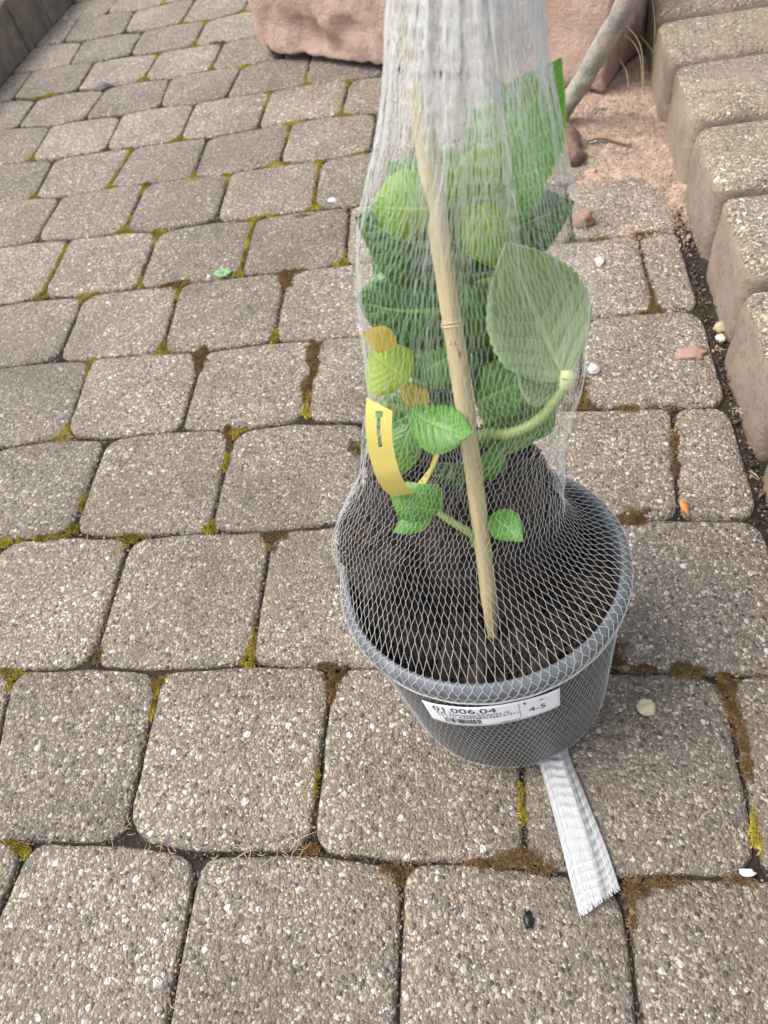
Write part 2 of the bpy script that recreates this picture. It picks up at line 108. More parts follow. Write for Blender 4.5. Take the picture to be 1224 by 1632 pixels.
MOSS = [
  ('y', -0.5053, -0.0059, 0.0216, 0.0002, 0.0064, -0.0146),
  ('y', -0.4305, -0.1584, 0.0146, 0.0007, 0.0034, -0.0078),
  ('y', -0.5199, 0.1791, 0.0254, 0.0054, 0.0046, -0.008),
  ('y', -0.5822, 0.1626, 0.0204, -0.0007, 0.0055, -0.0124),
  ('y', -0.4171, 0.1657, 0.0173, -0.0006, 0.0024, -0.0078),
  ('y', -0.5008, 0.2216, 0.0055, -0.0022, 0.0006, -0.0159),
  ('y', -0.3249, 0.1812, 0.0122, -0.0005, 0.0022, -0.0095),
  ('y', -0.3215, 0.3201, 0.0142, 0.0022, 0.0029, -0.0084),
  ('y', -0.3249, 0.2745, 0.0059, -0.0016, 0.001, -0.0135),
  ('y', -0.2483, 0.0318, 0.01, -0.0018, 0.0004, -0.0182),
  ('y', -0.3285, -0.0078, 0.0145, 0.0001, 0.0025, -0.0089),
  ('y', -0.3277, -0.0267, 0.0093, -0.0028, -0.0014, -0.0138),
  ('y', -0.166, -0.0968, 0.005, -0.0006, -0.0006, -0.0122),
  ('y', -0.166, -0.089, 0.0039, 0.0001, 0.0009, -0.0063),
  ('y', -0.237, 0.3669, 0.0093, -0.0019, 0.0017, -0.0218),
  ('y', 0.0091, -0.1009, 0.004, 0.0001, -0.0004, -0.0106),
  ('y', 0.0105, -0.1152, 0.0049, 0.0002, -0.0003, -0.0075),
  ('y', 0.1836, -0.1238, 0.0066, -0.0009, -0.0037, -0.0095),
  ('y', 0.1898, -0.1037, 0.0038, -0.0006, -0.007, -0.0178),
  ('y', -0.5708, 0.339, 0.0094, -0.0049, -0.0001, -0.018),
  ('y', -0.5727, 0.4619, 0.0135, -0.0079, -0.0001, -0.0209),
  ('y', -0.4727, 0.4968, 0.014, -0.0016, 0.0038, -0.0137),
  ('y', -0.3058, 0.5034, 0.0066, -0.0008, 0.0023, -0.0134),
  ('y', -0.7324, 0.6613, 0.0128, 0.0129, 0.0145, -0.0189),
  ('y', -0.7292, 0.694, 0.0128, -0.0095, -0.0001, -0.0231),
  ('y', -0.7273, 0.782, 0.0121, 0.0127, 0.0127, -0.018),
  ('y', -0.7277, 0.7638, 0.0118, -0.0092, -0.0001, -0.0278),
  ('y', -0.6407, 0.6334, 0.0175, 0.0048, 0.0078, -0.0147),
  ('y', -0.5593, 0.666, 0.008, -0.0012, 0.0051, -0.0168),
  ('y', -0.4748, 0.6232, 0.0115, -0.0082, -0.0014, -0.0246),
  ('y', -0.6356, 0.8157, 0.0177, -0.0033, 0.0051, -0.016),
  ('y', -0.6383, 0.847, 0.0087, -0.0066, 0.0006, -0.0211),
  ('y', -0.5624, 0.7836, 0.0159, -0.0121, -0.0002, -0.0229),
  ('y', -0.3935, 0.6655, 0.0096, -0.0015, 0.0041, -0.0196),
  ('y', -0.3922, 0.7316, 0.0069, -0.0039, 0.0013, -0.0392),
  ('y', -0.3933, 0.7919, 0.019, -0.0136, -0.0005, -0.0203),
  ('y', -0.3786, 0.8074, 0.023, 0.0039, 0.0029, -0.0096),
  ('y', -0.2258, 0.6665, 0.0119, -0.0085, -0.0024, -0.0202),
  ('y', -0.295, 0.824, 0.0168, 0.0017, 0.0036, -0.0154),
  ('y', -0.2971, 0.8626, 0.0058, -0.0029, 0.0012, -0.0305),
  ('y', -0.7129, 0.9766, 0.0168, -0.0037, 0.0063, -0.0188),
  ('y', -0.714, 1.0035, 0.013, -0.0105, 0.0012, -0.0205),
  ('y', -0.7148, 1.1025, 0.0233, -0.0175, 0.0038, -0.0328),
  ('y', -0.7117, 1.0799, 0.0132, -0.0098, 0.0037, -0.0321),
  ('y', -0.5474, 0.983, 0.0132, -0.0031, 0.0041, -0.0162),
  ('y', -0.4696, 0.9499, 0.0134, -0.0086, 0.0017, -0.0248),
  ('y', -0.6367, 0.9468, 0.0116, -0.0055, 0.0035, -0.0175),
  ('y', -0.6388, 0.9623, 0.0087, -0.0042, 0.0044, -0.0221),
  ('y', -0.45, 1.2448, 0.0121, -0.0093, 0.0022, -0.0424),
  ('y', -0.381, 1.1081, 0.0191, -0.014, 0.0009, -0.0375),
  ('y', -0.3606, 1.1397, 0.0194, 0.0029, 0.0033, -0.0132),
  ('y', -0.2791, 1.1516, 0.0197, -0.0001, 0.0037, -0.021),
  ('y', -0.3729, 1.3138, 0.0171, -0.0056, 0.0043, -0.0301),
  ('y', -0.2777, 1.2798, 0.0136, -0.0044, 0.003, -0.0289),
  ('y', -0.7888, 1.5878, 0.0183, -0.0065, 0.0089, -0.0312),
  ('y', -0.787, 1.449, 0.0174, -0.0057, 0.0063, -0.0212),
  ('y', -0.623, 1.4555, 0.0165, -0.0056, 0.0065, -0.0278),
  ('y', -0.5385, 1.433, 0.0143, -0.0049, 0.0041, -0.0203),
  ('y', -0.7024, 1.6208, 0.0126, -0.0047, 0.0059, -0.0238),
  ('y', -0.779, 1.7886, 0.0233, -0.0095, 0.0093, -0.0358),
  ('y', -0.7018, 1.7414, 0.0131, -0.0053, 0.0062, -0.0259),
  ('y', -0.8637, 1.9428, 0.0168, -0.0073, 0.0069, -0.025),
  ('y', -1.0341, 1.4472, 0.0204, 0.0053, 0.0094, -0.0183),
  ('y', -0.9503, 1.1437, 0.0131, -0.0032, 0.007, -0.0169),
  ('y', -0.8748, 0.9743, 0.0149, -0.0032, 0.0059, -0.0144),
  ('y', -0.6084, 1.1246, 0.023, -0.006, 0.0042, -0.016),
  ('y', -0.3045, 0.9581, 0.0073, -0.004, 0.0015, -0.0375),
  ('y', -0.232, 0.9769, 0.0178, 0.0016, 0.0017, -0.0089),
  ('y', -0.6151, 1.7777, 0.0165, -0.0069, 0.0045, -0.0219),
  ('y', -0.3837, 0.9772, 0.0181, 0.0029, 0.0026, -0.0091),
  ('b', -0.1604, 0.0048, 0.0158, 0.0001, 0.0013, -0.0111),
  ('b', -0.1587, -0.0094, 0.006, 0.0001, 0.0016, -0.0132),
  ('b', -0.247, 0.1622, 0.0184, 0.0012, 0.0017, -0.0066),
  ('b', -0.2437, 0.1514, 0.0072, -0.0002, 0.002, -0.0113),
  ('b', -0.2418, 0.4612, 0.0142, -0.0016, 0.0038, -0.0273),
  ('b', -0.2392, 0.4424, 0.007, -0.0008, 0.0043, -0.0314),
  ('b', -0.242, 0.3898, 0.0076, -0.0007, 0.0039, -0.0272),
  ('b', -0.4058, 0.467, 0.012, -0.004, 0.0026, -0.0226),
  ('b', -0.3089, 0.6287, 0.0123, -0.0035, 0.0023, -0.0214),
  ('b', -0.3043, 0.6434, 0.021, 0.0026, 0.0025, -0.0095),
  ('b', -0.4954, 0.6418, 0.0261, 0.0031, 0.0044, -0.0114),
  ('b', -0.5668, 0.7019, 0.0082, -0.0013, 0.0053, -0.0175),
  ('b', -0.3344, 0.3106, 0.0087, -0.0024, 0.0016, -0.0203),
  ('b', -0.3331, -0.0078, 0.0119, 0.0001, 0.0022, -0.0076),
  ('b', 0.1963, 0.5177, 0.0194, -0.0028, -0.0045, -0.0318),
  ('b', 0.1891, 0.4936, 0.0446, -0.0011, -0.0011, -0.0121),
  ('b', 0.2005, 0.6482, 0.0294, -0.0017, -0.0014, -0.0146),
  ('b', 0.1432, 0.6467, 0.0333, -0.0029, -0.0008, -0.0118),
  ('b', 0.1003, 0.3571, 0.0098, -0.0009, -0.0022, -0.0242),
  ('b', 0.0946, 0.3322, 0.0235, -0.0021, -0.0006, -0.0069),
  ('b', 0.1054, 0.4562, 0.0059, -0.0016, -0.0049, -0.0341),
  ('b', 0.1008, 0.0282, 0.0129, -0.0, -0.0015, -0.0132),
  ('b', 0.1198, 0.0098, 0.0113, -0.0011, -0.001, -0.0046),
  ('b', 0.1585, 0.0088, 0.013, -0.0012, -0.002, -0.008),
  ('b', 0.1865, -0.0035, 0.0109, 0.0001, -0.002, -0.0099),
  ('b', 0.1884, -0.0305, 0.0069, 0.0016, -0.0002, -0.0202),
  ('b', 0.1891, -0.0611, 0.0048, 0.001, -0.0011, -0.0238),
  ('b', 0.133, 0.1737, 0.0158, 0.0028, 0.0001, -0.0106),
  ('b', -0.0061, -0.1479, 0.0263, 0.0034, 0.0006, -0.0078),
  ('b', 0.0107, -0.1448, 0.019, 0.0009, -0.0003, -0.007),
  ('b', 0.0223, -0.1509, 0.0141, 0.0007, -0.0003, -0.0052),
  ('b', -0.0458, -0.1126, 0.0071, -0.0009, -0.0019, -0.0114),
  ('b', -0.1678, 0.2866, 0.0092, -0.0006, 0.0014, -0.0137),
  ('b', -0.1577, 0.1879, 0.0057, -0.0002, 0.0012, -0.0118),
  ('b', 0.0896, -0.1643, 0.0103, -0.0011, -0.0018, -0.0057),
  ('b', 0.0858, -0.1766, 0.0035, 0.0006, 0.0004, -0.0155),
  ('b', 0.1083, -0.1571, 0.0177, 0.0009, -0.0006, -0.0042),
  ('b', 0.1677, -0.1519, 0.0094, 0.0005, -0.0007, -0.0033),
  ('b', -0.0846, -0.1584, 0.0149, 0.0007, 0.0002, -0.004),
  ('b', -0.0842, -0.165, 0.005, 0.0003, 0.0004, -0.007),
  ('b', -0.1633, -0.1471, 0.0137, 0.0006, 0.0007, -0.0046),
  ('b', 0.1815, 0.2336, 0.0061, -0.0004, -0.0016, -0.01),
  ('b', 0.1876, 0.2725, 0.0051, -0.0004, -0.0028, -0.0176),
  ('b', 0.1455, 0.3247, 0.0147, -0.0013, -0.0007, -0.0058),
  ('b', 0.1866, 0.3289, 0.0188, 0.0021, -0.0005, -0.0086),
  ('b', -0.635, 1.5956, 0.0192, -0.0012, 0.0055, -0.0196),
  ('b', -0.3092, 0.7955, 0.0208, 0.0022, 0.0019, -0.0075),
  ('b', -0.4115, 0.0238, 0.006, -0.0019, -0.0003, -0.009)]
PEBBLES = [('cream', 0.1175, -0.0263, 0.008), ('white', 0.1428, 0.5929, 0.0068), ('rust', 0.1297, 0.6861, 0.0154), ('rust2', 0.2256, 0.4012, 0.0126), ('white2', 0.1144, 0.3852, 0.0075), ('white3', -0.2602, 0.8299, 0.0063), ('chip', 0.1706, -0.1481, 0.0037), ('black', 0.0121, -0.1878, 0.0042), ('white4', 0.2647, 0.4286, 0.0067), ('tan', 0.2686, 0.445, 0.0091), ('redbit', 0.1559, 0.8214, 0.0058), ('snail', 0.1416, 0.8622, 0.0089)]
LITTER = [(-0.331, -0.141, 0.0152, 16), (-0.201, -0.149, 0.0295, 34), (-0.174, -0.144, 0.016, 12), (-0.295, -0.152, 0.0142, 10), (-0.568, 0.331, 0.0321, 18), (-0.505, 0.32, 0.0364, 6), (0.186, 0.302, 0.0168, 26), (0.189, 0.281, 0.0089, 12), (0.182, 0.189, 0.0059, 6), (-0.657, 0.639, 0.0165, 8), (-0.783, 0.814, 0.0352, 10), (-0.473, 0.815, 0.0314, 14), (-0.225, 0.797, 0.0109, 10), (-0.613, 0.328, 0.0288, 8), (0.187, 0.329, 0.0198, 10), (0.162, 0.461, 0.0438, 6), (0.136, 0.495, 0.0168, 5), (0.196, 0.736, 0.0602, 14), (0.223, 0.953, 0.0582, 20), (0.266, 1.051, 0.0505, 16), (-0.539, 0.168, 0.025, 6), (-0.245, -0.147, 0.0331, 8), (-0.089, -0.238, 0.0092, 2), (0.21, 0.236, 0.0121, 5), (0.257, 0.404, 0.0041, 8), (0.257, 0.304, 0.005, 10), (0.254, 0.217, 0.0035, 8), (0.114, 0.316, 0.0068, 3), (-0.248, -0.257, 0.002, 3), (-0.466, 0.17, 0.0242, 6)]
SEEDLING_AT = (-0.4124, 0.6574)
GRASS_AT = (0.2815, 1.0458)
TWIG = [(0.1543, 0.906), (0.1786, 0.9057), (0.2186, 0.8777)]
BARK = [(0.123, 0.949), (0.127, 0.897), (0.1322, 0.8418)]
LEAF_BIT = [(0.1791, 0.1888), (0.1849, 0.1699)]
DARK_BIT = (-0.8803, 1.4374)
BRANCH = [(0.1229, 0.9783, 0.0295), (0.1916, 0.9147, 0.1814)]

# ------------------------------------------------------------------ camera
cam_d = bpy.data.cameras.new('camera')
cam = bpy.data.objects.new('camera', cam_d)
col.objects.link(cam)
rot = Matrix([list(r) for r in CAM_ROT])
cam.matrix_world = Matrix.Translation(CAM_LOC) @ rot.to_4x4()
cam_d.sensor_fit = 'VERTICAL'
cam_d.sensor_height = 24.0
cam_d.lens = 24.0 * FOCAL_PX / 1632.0
cam_d.clip_start = 0.01
cam_d.clip_end = 500
cam_d.dof.use_dof = True
cam_d.dof.focus_distance = 0.54
cam_d.dof.aperture_fstop = 6.8
scn.camera = cam
scn.render.resolution_x, scn.render.resolution_y = 768, 1024

# ------------------------------------------------------------------ sky and sun (bright overcast)
SUN_EL, SUN_AZ = R(56), R(-98)          # azimuth measured from +Y towards +X
wld = bpy.data.worlds.new('World')
scn.world = wld
wld.use_nodes = True
wn = wld.node_tree
wn.nodes.clear()
sky = wn.nodes.new('ShaderNodeTexSky')
sky.sky_type = 'NISHITA'
sky.sun_disc = False
sky.sun_elevation = SUN_EL
sky.sun_rotation = SUN_AZ
sky.dust_density = 3.0
hsv = wn.nodes.new('ShaderNodeHueSaturation')
hsv.inputs['Saturation'].default_value = 0.32
bg = wn.nodes.new('ShaderNodeBackground')
bg.inputs['Strength'].default_value = 0.15
wo = wn.nodes.new('ShaderNodeOutputWorld')
wn.links.new(sky.outputs[0], hsv.inputs['Color'])
wn.links.new(hsv.outputs[0], bg.inputs['Color'])
wn.links.new(bg.outputs[0], wo.inputs['Surface'])
sun_d = bpy.data.lights.new('sun', 'SUN')
sun_d.energy = 1.3
sun_d.angle = R(35)
sun_d.color = (1.0, 0.95, 0.88)
sun = bpy.data.objects.new('sun', sun_d)
col.objects.link(sun)
sdir = Vector((math.sin(SUN_AZ) * math.cos(SUN_EL), math.cos(SUN_AZ) * math.cos(SUN_EL), math.sin(SUN_EL)))
sun.rotation_euler = sdir.to_track_quat('Z', 'Y').to_euler()
sun.location = sdir * 5

scn.view_settings.view_transform = 'Standard'
scn.view_settings.look = 'None'
scn.view_settings.exposure = 1.12
scn.view_settings.gamma = 1.0

# ------------------------------------------------------------------ helpers
def tag(o, label=None, cat=None, group=None, kind=None):
    if label: o['label'] = label
    if cat: o['category'] = cat
    if group: o['group'] = group
    if kind: o['kind'] = kind
    return o

def empty(name, loc=(0, 0, 0)):
    o = bpy.data.objects.new(name, None)
    o.location = loc
    o.empty_display_size = 0.05
    col.objects.link(o)
    return o

def link(name, me, mat=None, parent=None, smooth=True):
    if mat is not None:
        for m in (mat if isinstance(mat, (list, tuple)) else [mat]):
            me.materials.append(m)
    if smooth:
        me.polygons.foreach_set('use_smooth', [True] * len(me.polygons))
    o = bpy.data.objects.new(name, me)
    col.objects.link(o)
    if parent is not None:
        o.parent = parent
        if parent.type == 'EMPTY' or True:
            o.matrix_parent_inverse = Matrix.Translation(-Vector(parent.location)) if parent.parent is None else Matrix()
    return o

def mesh_of(verts, faces, name='m'):
    me = bpy.data.meshes.new(name)
    me.from_pydata([tuple(v) for v in verts], [], [tuple(f) for f in faces])
    me.update()
    return me

def big_mesh(verts, quads, name='m'):
    """fast mesh from numpy arrays (n,3) and (m,k)"""
    me = bpy.data.meshes.new(name)
    k = quads.shape[1]
    me.vertices.add(len(verts))
    me.vertices.foreach_set('co', np.asarray(verts, np.float32).ravel())
    me.loops.add(quads.size)
    me.loops.foreach_set('vertex_index', quads.astype(np.int32).ravel())
    me.polygons.add(len(quads))
    me.polygons.foreach_set('loop_start', np.arange(0, quads.size, k, dtype=np.int32))
    me.update(calc_edges=True)
    me.validate()
    return me

def fbm(p, scale, octv=4, seed=0.0):
    v = Vector((p[0] * scale + seed, p[1] * scale - seed * 1.7, p[2] * scale + seed * .6))
    return noise.fractal(v, 1.0, 2.0, octv)

def catmull(pts, n):
    P = [Vector(p) for p in pts]
    P = [P[0] * 2 - P[1]] + P + [P[-1] * 2 - P[-2]]
    out = []
    segs = len(P) - 3
    for i in range(n + 1):
        t = i / n * segs
        k = min(int(t), segs - 1)
        u = t - k
        a, b, c, d = P[k:k + 4]
        out.append(.5 * ((2 * b) + (c - a) * u + (2 * a - 5 * b + 4 * c - d) * u * u + (3 * b - a - 3 * c + d) * u ** 3))
    return out

def tube(pts, rad, sides=10, cap=True, jitter=0.0):
    """tube along pts with radii rad(list); returns verts, faces"""
    V, F = [], []
    n = len(pts)
    up = Vector((0.13, 0.31, 0.94))
    for i, p in enumerate(pts):
        t = (Vector(pts[min(i + 1, n - 1)]) - Vector(pts[max(i - 1, 0)])).normalized()
        a = t.cross(up)
        if a.length < 1e-4:
            a = t.cross(Vector((1, 0, 0)))
        a.normalize()
        b = t.cross(a).normalized()
        for k in range(sides):
            g = 2 * math.pi * k / sides
            r = rad[i] * (1 + jitter * fbm(Vector(p) + a * math.cos(g) * .02 + b * math.sin(g) * .02, 60, 2))
            V.append(Vector(p) + a * (r * math.cos(g)) + b * (r * math.sin(g)))
    for i in range(n - 1):
        for k in range(sides):
            k2 = (k + 1) % sides
            F.append((i * sides + k, i * sides + k2, (i + 1) * sides + k2, (i + 1) * sides + k))
    if cap:
        F.append(tuple(range(sides))[::-1])
        F.append(tuple((n - 1) * sides + k for k in range(sides)))
    return V, F

# ------------------------------------------------------------------ material helper
class NT:
    def __init__(self, name):
        self.m = bpy.data.materials.new(name)
        self.m.use_nodes = True
        self.t = self.m.node_tree
        self.t.nodes.clear()
        self.out = self.n('ShaderNodeOutputMaterial')
    def n(self, typ, **kw):
        nd = self.t.nodes.new(typ)
        for k, v in kw.items():
            setattr(nd, k, v)
        return nd
    def l(self, a, b):
        self.t.links.new(a, b)
    def set(self, sock, v):
        if isinstance(v, bpy.types.NodeSocket):
            self.l(v, sock)
        elif isinstance(v, (tuple, list)) and len(v) == 3 and sock.type == 'RGBA':
            sock.default_value = (*v, 1)
        else:
            sock.default_value = v
    def math(self, op, a, b=0.0, c=None, clamp=False):
        nd = self.n('ShaderNodeMath', operation=op, use_clamp=clamp)
        self.set(nd.inputs[0], a); self.set(nd.inputs[1], b)
        if c is not None: self.set(nd.inputs[2], c)
        return nd.outputs[0]
    def vmath(self, op, a, b):
        nd = self.n('ShaderNodeVectorMath', operation=op)
        self.set(nd.inputs[0], a); self.set(nd.inputs[1], b)
        return nd.outputs[0]
    def mix(self, f, a, b, blend='MIX'):
        nd = self.n('ShaderNodeMix', data_type='RGBA', blend_type=blend)
        self.set(nd.inputs[0], f); self.set(nd.inputs[6], a); self.set(nd.inputs[7], b)
        return nd.outputs[2]
    def ramp(self, f, stops, interp='LINEAR'):
        nd = self.n('ShaderNodeValToRGB')
        cr = nd.color_ramp
        cr.interpolation = interp
        while len(cr.elements) < len(stops): cr.elements.new(1.0)
        for e, (p, c) in zip(cr.elements, stops):
            e.position = p
            e.color = (*c, 1) if isinstance(c, (tuple, list)) else (c, c, c, 1)
        self.set(nd.inputs[0], f)
        return nd.outputs[0]
    def noise(self, vec, scale, detail=4, rough=.55, dist=0.0):
        nd = self.n('ShaderNodeTexNoise')
        self.set(nd.inputs['Vector'], vec)
        nd.inputs['Scale'].default_value = scale
        nd.inputs['Detail'].default_value = detail
        nd.inputs['Roughness'].default_value = rough
        nd.inputs['Distortion'].default_value = dist
        return nd.outputs[0]
    def vor(self, vec, scale, feature='F1', rand=1.0):
        nd = self.n('ShaderNodeTexVoronoi', feature=feature)
        self.set(nd.inputs['Vector'], vec)
        nd.inputs['Scale'].default_value = scale
        nd.inputs['Randomness'].default_value = rand
        return nd
    def pos(self, offset=True):
        g = self.n('ShaderNodeNewGeometry')
        v = g.outputs['Position']
        if offset:
            oi = self.n('ShaderNodeObjectInfo')
            s = self.n('ShaderNodeVectorMath', operation='SCALE')
            s.inputs[0].default_value = (7.3, 11.9, 5.1)
            self.l(oi.outputs['Random'], s.inputs['Scale'])
            v = self.vmath('ADD', v, s.outputs[0])
        return v
    def bsdf(self, color, rough=.8, bump=None, bstr=.5, bdist=.002, **kw):
        b = self.n('ShaderNodeBsdfPrincipled')
        self.set(b.inputs['Base Color'], color)
        self.set(b.inputs['Roughness'], rough)
        for k, v in kw.items():
            self.set(b.inputs[k], v)
        if bump is not None:
            bn = self.n('ShaderNodeBump')
            bn.inputs['Strength'].default_value = bstr
            bn.inputs['Distance'].default_value = bdist
            self.l(bump, bn.inputs['Height'])
            self.l(bn.outputs[0], b.inputs['Normal'])
        return b
    def done(self, sh):
        self.l(sh.outputs[0], self.out.inputs['Surface'])
        return self.m

def aggregate(name, tint, scale=1.0, dust=None):
    """washed concrete: small mixed pebbles in grey-brown cement"""
    t = NT(name)
    p = t.pos()
    wob = t.n('ShaderNodeTexNoise'); t.l(p, wob.inputs['Vector']); wob.inputs['Scale'].default_value = 160 * scale
    pw = t.vmath('ADD', p, t.vmath('MULTIPLY', t.vmath('SUBTRACT', wob.outputs['Color'], (.5, .5, .5)), (.0035, .0035, .0035)))
    pal = [(0, (.095, .083, .072)), (.10, (.21, .175, .145)), (.24, (.27, .24, .205)), (.36, (.30, .235, .185)), (.46, (.18, .165, .155)), (.55, (.37, .31, .24)),
           (.66, (.27, .222, .182)), (.74, (.46, .40, .325)), (.84, (.14, .13, .125)), (.89, (.56, .505, .42)), (.965, (.70, .665, .60))]
    v1 = t.vor(pw, 245 * scale)
    s1 = t.n('ShaderNodeSeparateColor'); t.l(v1.outputs['Color'], s1.inputs[0])
    c1 = t.ramp(s1.outputs[0], pal, 'CONSTANT')
    v0 = t.vor(pw, 490 * scale)
    s0 = t.n('ShaderNodeSeparateColor'); t.l(v0.outputs['Color'], s0.inputs[0])
    c0 = t.ramp(s0.outputs[0], pal, 'CONSTANT')
    cem = t.mix(t.noise(p, 900, 2), (.115, .100, .085), (.22, .195, .168))
    m0 = t.math('MULTIPLY', t.math('LESS_THAN', v0.outputs['Distance'], .62), t.math('GREATER_THAN', s0.outputs[1], .08))
    cA = t.mix(m0, cem, c0)
    m1 = t.math('MULTIPLY', t.math('LESS_THAN', v1.outputs['Distance'], .50), t.math('GREATER_THAN', s1.outputs[1], .22))
    cB = t.mix(m1, cA, c1)
    v2 = t.vor(pw, 104 * scale)
    s2 = t.n('ShaderNodeSeparateColor'); t.l(v2.outputs['Color'], s2.inputs[0])
    rad2 = t.math('MULTIPLY_ADD', s2.outputs[0], .22, .12)
    m2 = t.math('MULTIPLY', t.math('LESS_THAN', v2.outputs['Distance'], rad2), t.math('GREATER_THAN', s2.outputs[1], .74))
    c2 = t.ramp(s2.outputs[2], [(0, (.70, .67, .60)), (.3, (.42, .35, .27)), (.5, (.57, .53, .46)), (.7, (.17, .165, .17)), (.82, (.36, .26, .21)), (.92, (.78, .76, .72))], 'CONSTANT')
    cC = t.mix(m2, cB, c2)
    cC = t.mix(.06, cC, (.225, .207, .185))
    # weathering: broad patches and dark specks of algae
    big = t.noise(p, 9, 5, .6)
    cD = t.mix(1.0, cC, t.ramp(big, [(.25, (.70, .675, .64)), (.5, (.92, .91, .895)), (.75, (1.10, 1.09, 1.07))]), 'MULTIPLY')
    alg = t.math('MULTIPLY', t.ramp(t.noise(p, 26, 6, .7), [(.56, 0.0), (.72, 1.0)]), .45)
    cE = t.mix(alg, cD, (.075, .066, .050))
    gw = t.n('ShaderNodeNewGeometry')
    st = t.ramp(t.noise(gw.outputs['Position'], 3.4, 5, .62), [(.50, 0.0), (.66, 1.0)])
    cE = t.mix(t.math('MULTIPLY', st, .42), cE, t.mix(t.noise(p, 60, 4), (.085, .072, .050), (.20, .165, .115)))
    oi = t.n('ShaderNodeObjectInfo')
    var = t.math('MULTIPLY_ADD', oi.outputs['Random'], .34, .82)
    vv = t.n('ShaderNodeCombineColor')
    for i, k in enumerate(tint):
        t.set(vv.inputs[i], t.math('MULTIPLY', var, k))
    cF = t.mix(1.0, cE, vv.outputs[0], 'MULTIPLY')
    if dust:
        g = t.n('ShaderNodeNewGeometry')
        dm = t.ramp(t.noise(g.outputs['Position'], 22, 5, .65), [(dust[0], 0.0), (dust[1], 1.0)])
        cF = t.mix(t.math('MULTIPLY', dm, .8), cF, (.36, .25, .19))
    h = t.math('ADD', t.math('MULTIPLY', t.math('MULTIPLY', m1, t.math('SUBTRACT', .5, v1.outputs['Distance'])), 1.3),
               t.math('ADD', t.math('MULTIPLY', t.math('MULTIPLY', m0, t.math('SUBTRACT', .5, v0.outputs['Distance'])), .7),
                      t.math('ADD', t.math('MULTIPLY', t.math('MULTIPLY', m2, t.math('SUBTRACT', .5, v2.outputs['Distance'])), 1.8),
                             t.math('MULTIPLY', t.noise(p, 420, 5, .65), .55))))
    return t.done(t.bsdf(cF, .78, h, 1.0, .0034))

def plain(name, ca, cb, scale, rough=.85, bstr=.5, bdist=.002, bscale=None, detail=6, **kw):
    t = NT(name)
    p = t.pos()
    c = t.mix(t.ramp(t.noise(p, scale, detail, .65), [(.32, 0.0), (.68, 1.0)]), ca, cb)
    return t.done(t.bsdf(c, rough, t.noise(p, bscale or scale * 3, 6, .7), bstr, bdist, **kw))

MAT = {}
MAT['paver'] = aggregate('washed_concrete', (1.03, 1.0, .965))
MAT['block_top'] = aggregate('weathered_washed_concrete', (1.22, 1.18, 1.06), .9)
MAT['block_dusty'] = aggregate('dusty_washed_concrete', (1.20, 1.16, 1.05), .9, (.45, .66))
def cement_face():
    t = NT('brown_cement_face')
    p = t.pos()
    c = t.mix(t.ramp(t.noise(p, 14, 6, .65), [(.3, 0.0), (.7, 1.0)]), (.20, .150, .112), (.34, .272, .212))
    c = t.mix(t.math('MULTIPLY', t.ramp(t.noise(p, 150, 5, .7), [(.50, 0.0), (.68, 1.0)]), .6), c, (.115, .088, .066))
    c = t.mix(t.math('MULTIPLY', t.ramp(t.noise(p, 38, 5, .7), [(.60, 0.0), (.70, 1.0)]), .5), c, (.42, .36, .29))
    v = t.vor(p, 190)
    pit = t.ramp(v.outputs['Distance'], [(.05, 0.0), (.35, 1.0)])
    h = t.math('ADD', t.math('MULTIPLY', t.noise(p, 120, 7, .75), 1.2), t.math('MULTIPLY', pit, .25))
    return t.done(t.bsdf(c, .92, h, .9, .004))
MAT['block_side'] = cement_face()
MAT['dark_block'] = plain('dark_stained_cement', (.085, .066, .050), (.20, .162, .128), 16, .9, .6, .003, 120)
MAT['bed'] = plain('joint_soil', (.014, .011, .008), (.060, .043, .029), 60, .95, 1.0, .006, 300)
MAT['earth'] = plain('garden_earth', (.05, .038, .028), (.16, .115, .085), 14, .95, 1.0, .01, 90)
MAT['red_soil'] = plain('reddish_soil', (.27, .18, .135), (.46, .345, .27), 60, .95, .6, .002, 700)
MAT['potting'] = plain('potting_soil', (.006, .0046, .0038), (.092, .058, .038), 40, .95, 1.0, .004, 500)
MAT['crumb'] = plain('peat_crumb', (.020, .014, .010), (.105, .068, .043), 130, .95, .8, .002, 600)
MAT['moss_y'] = plain('yellow_green_moss', (.15, .105, .014), (.47, .39, .045), 45, .9, .5, .001)
MAT['moss_b'] = plain('brown_moss', (.085, .052, .020), (.24, .15, .058), 90, .95, .5, .001)
MAT['straw'] = plain('dry_straw', (.30, .22, .125), (.52, .42, .28), 60, .8, .2, .001)
MAT['twig'] = plain('twig_bark', (.18, .115, .07), (.36, .25, .16), 80, .9, .5, .002)

def sandstone():
    t = NT('red_sandstone')
    p = t.pos(False)
    st = t.vmath('MULTIPLY', p, (1.0, 1.0, 1.6))
    a = t.noise(st, 7, 7, .65, .6)
    c = t.mix(t.ramp(a, [(.3, 0.0), (.7, 1.0)]), (.44, .285, .22), (.62, .45, .37))
    c = t.mix(t.math('MULTIPLY', t.ramp(t.noise(p, 3.1, 3), [(.5, 0.0), (.7, 1.0)]), .45), c, (.52, .39, .33))
    c = t.mix(t.math('MULTIPLY', t.ramp(t.noise(p, 34, 6, .75), [(.58, 0.0), (.75, 1.0)]), .55), c, (.20, .115, .078))
    h = t.math('ADD', t.noise(p, 45, 7, .7), t.math('MULTIPLY', t.noise(p, 260, 4, .7), .35))
    return t.done(t.bsdf(c, .93, h, 1.0, .014))
MAT['sandstone'] = sandstone()

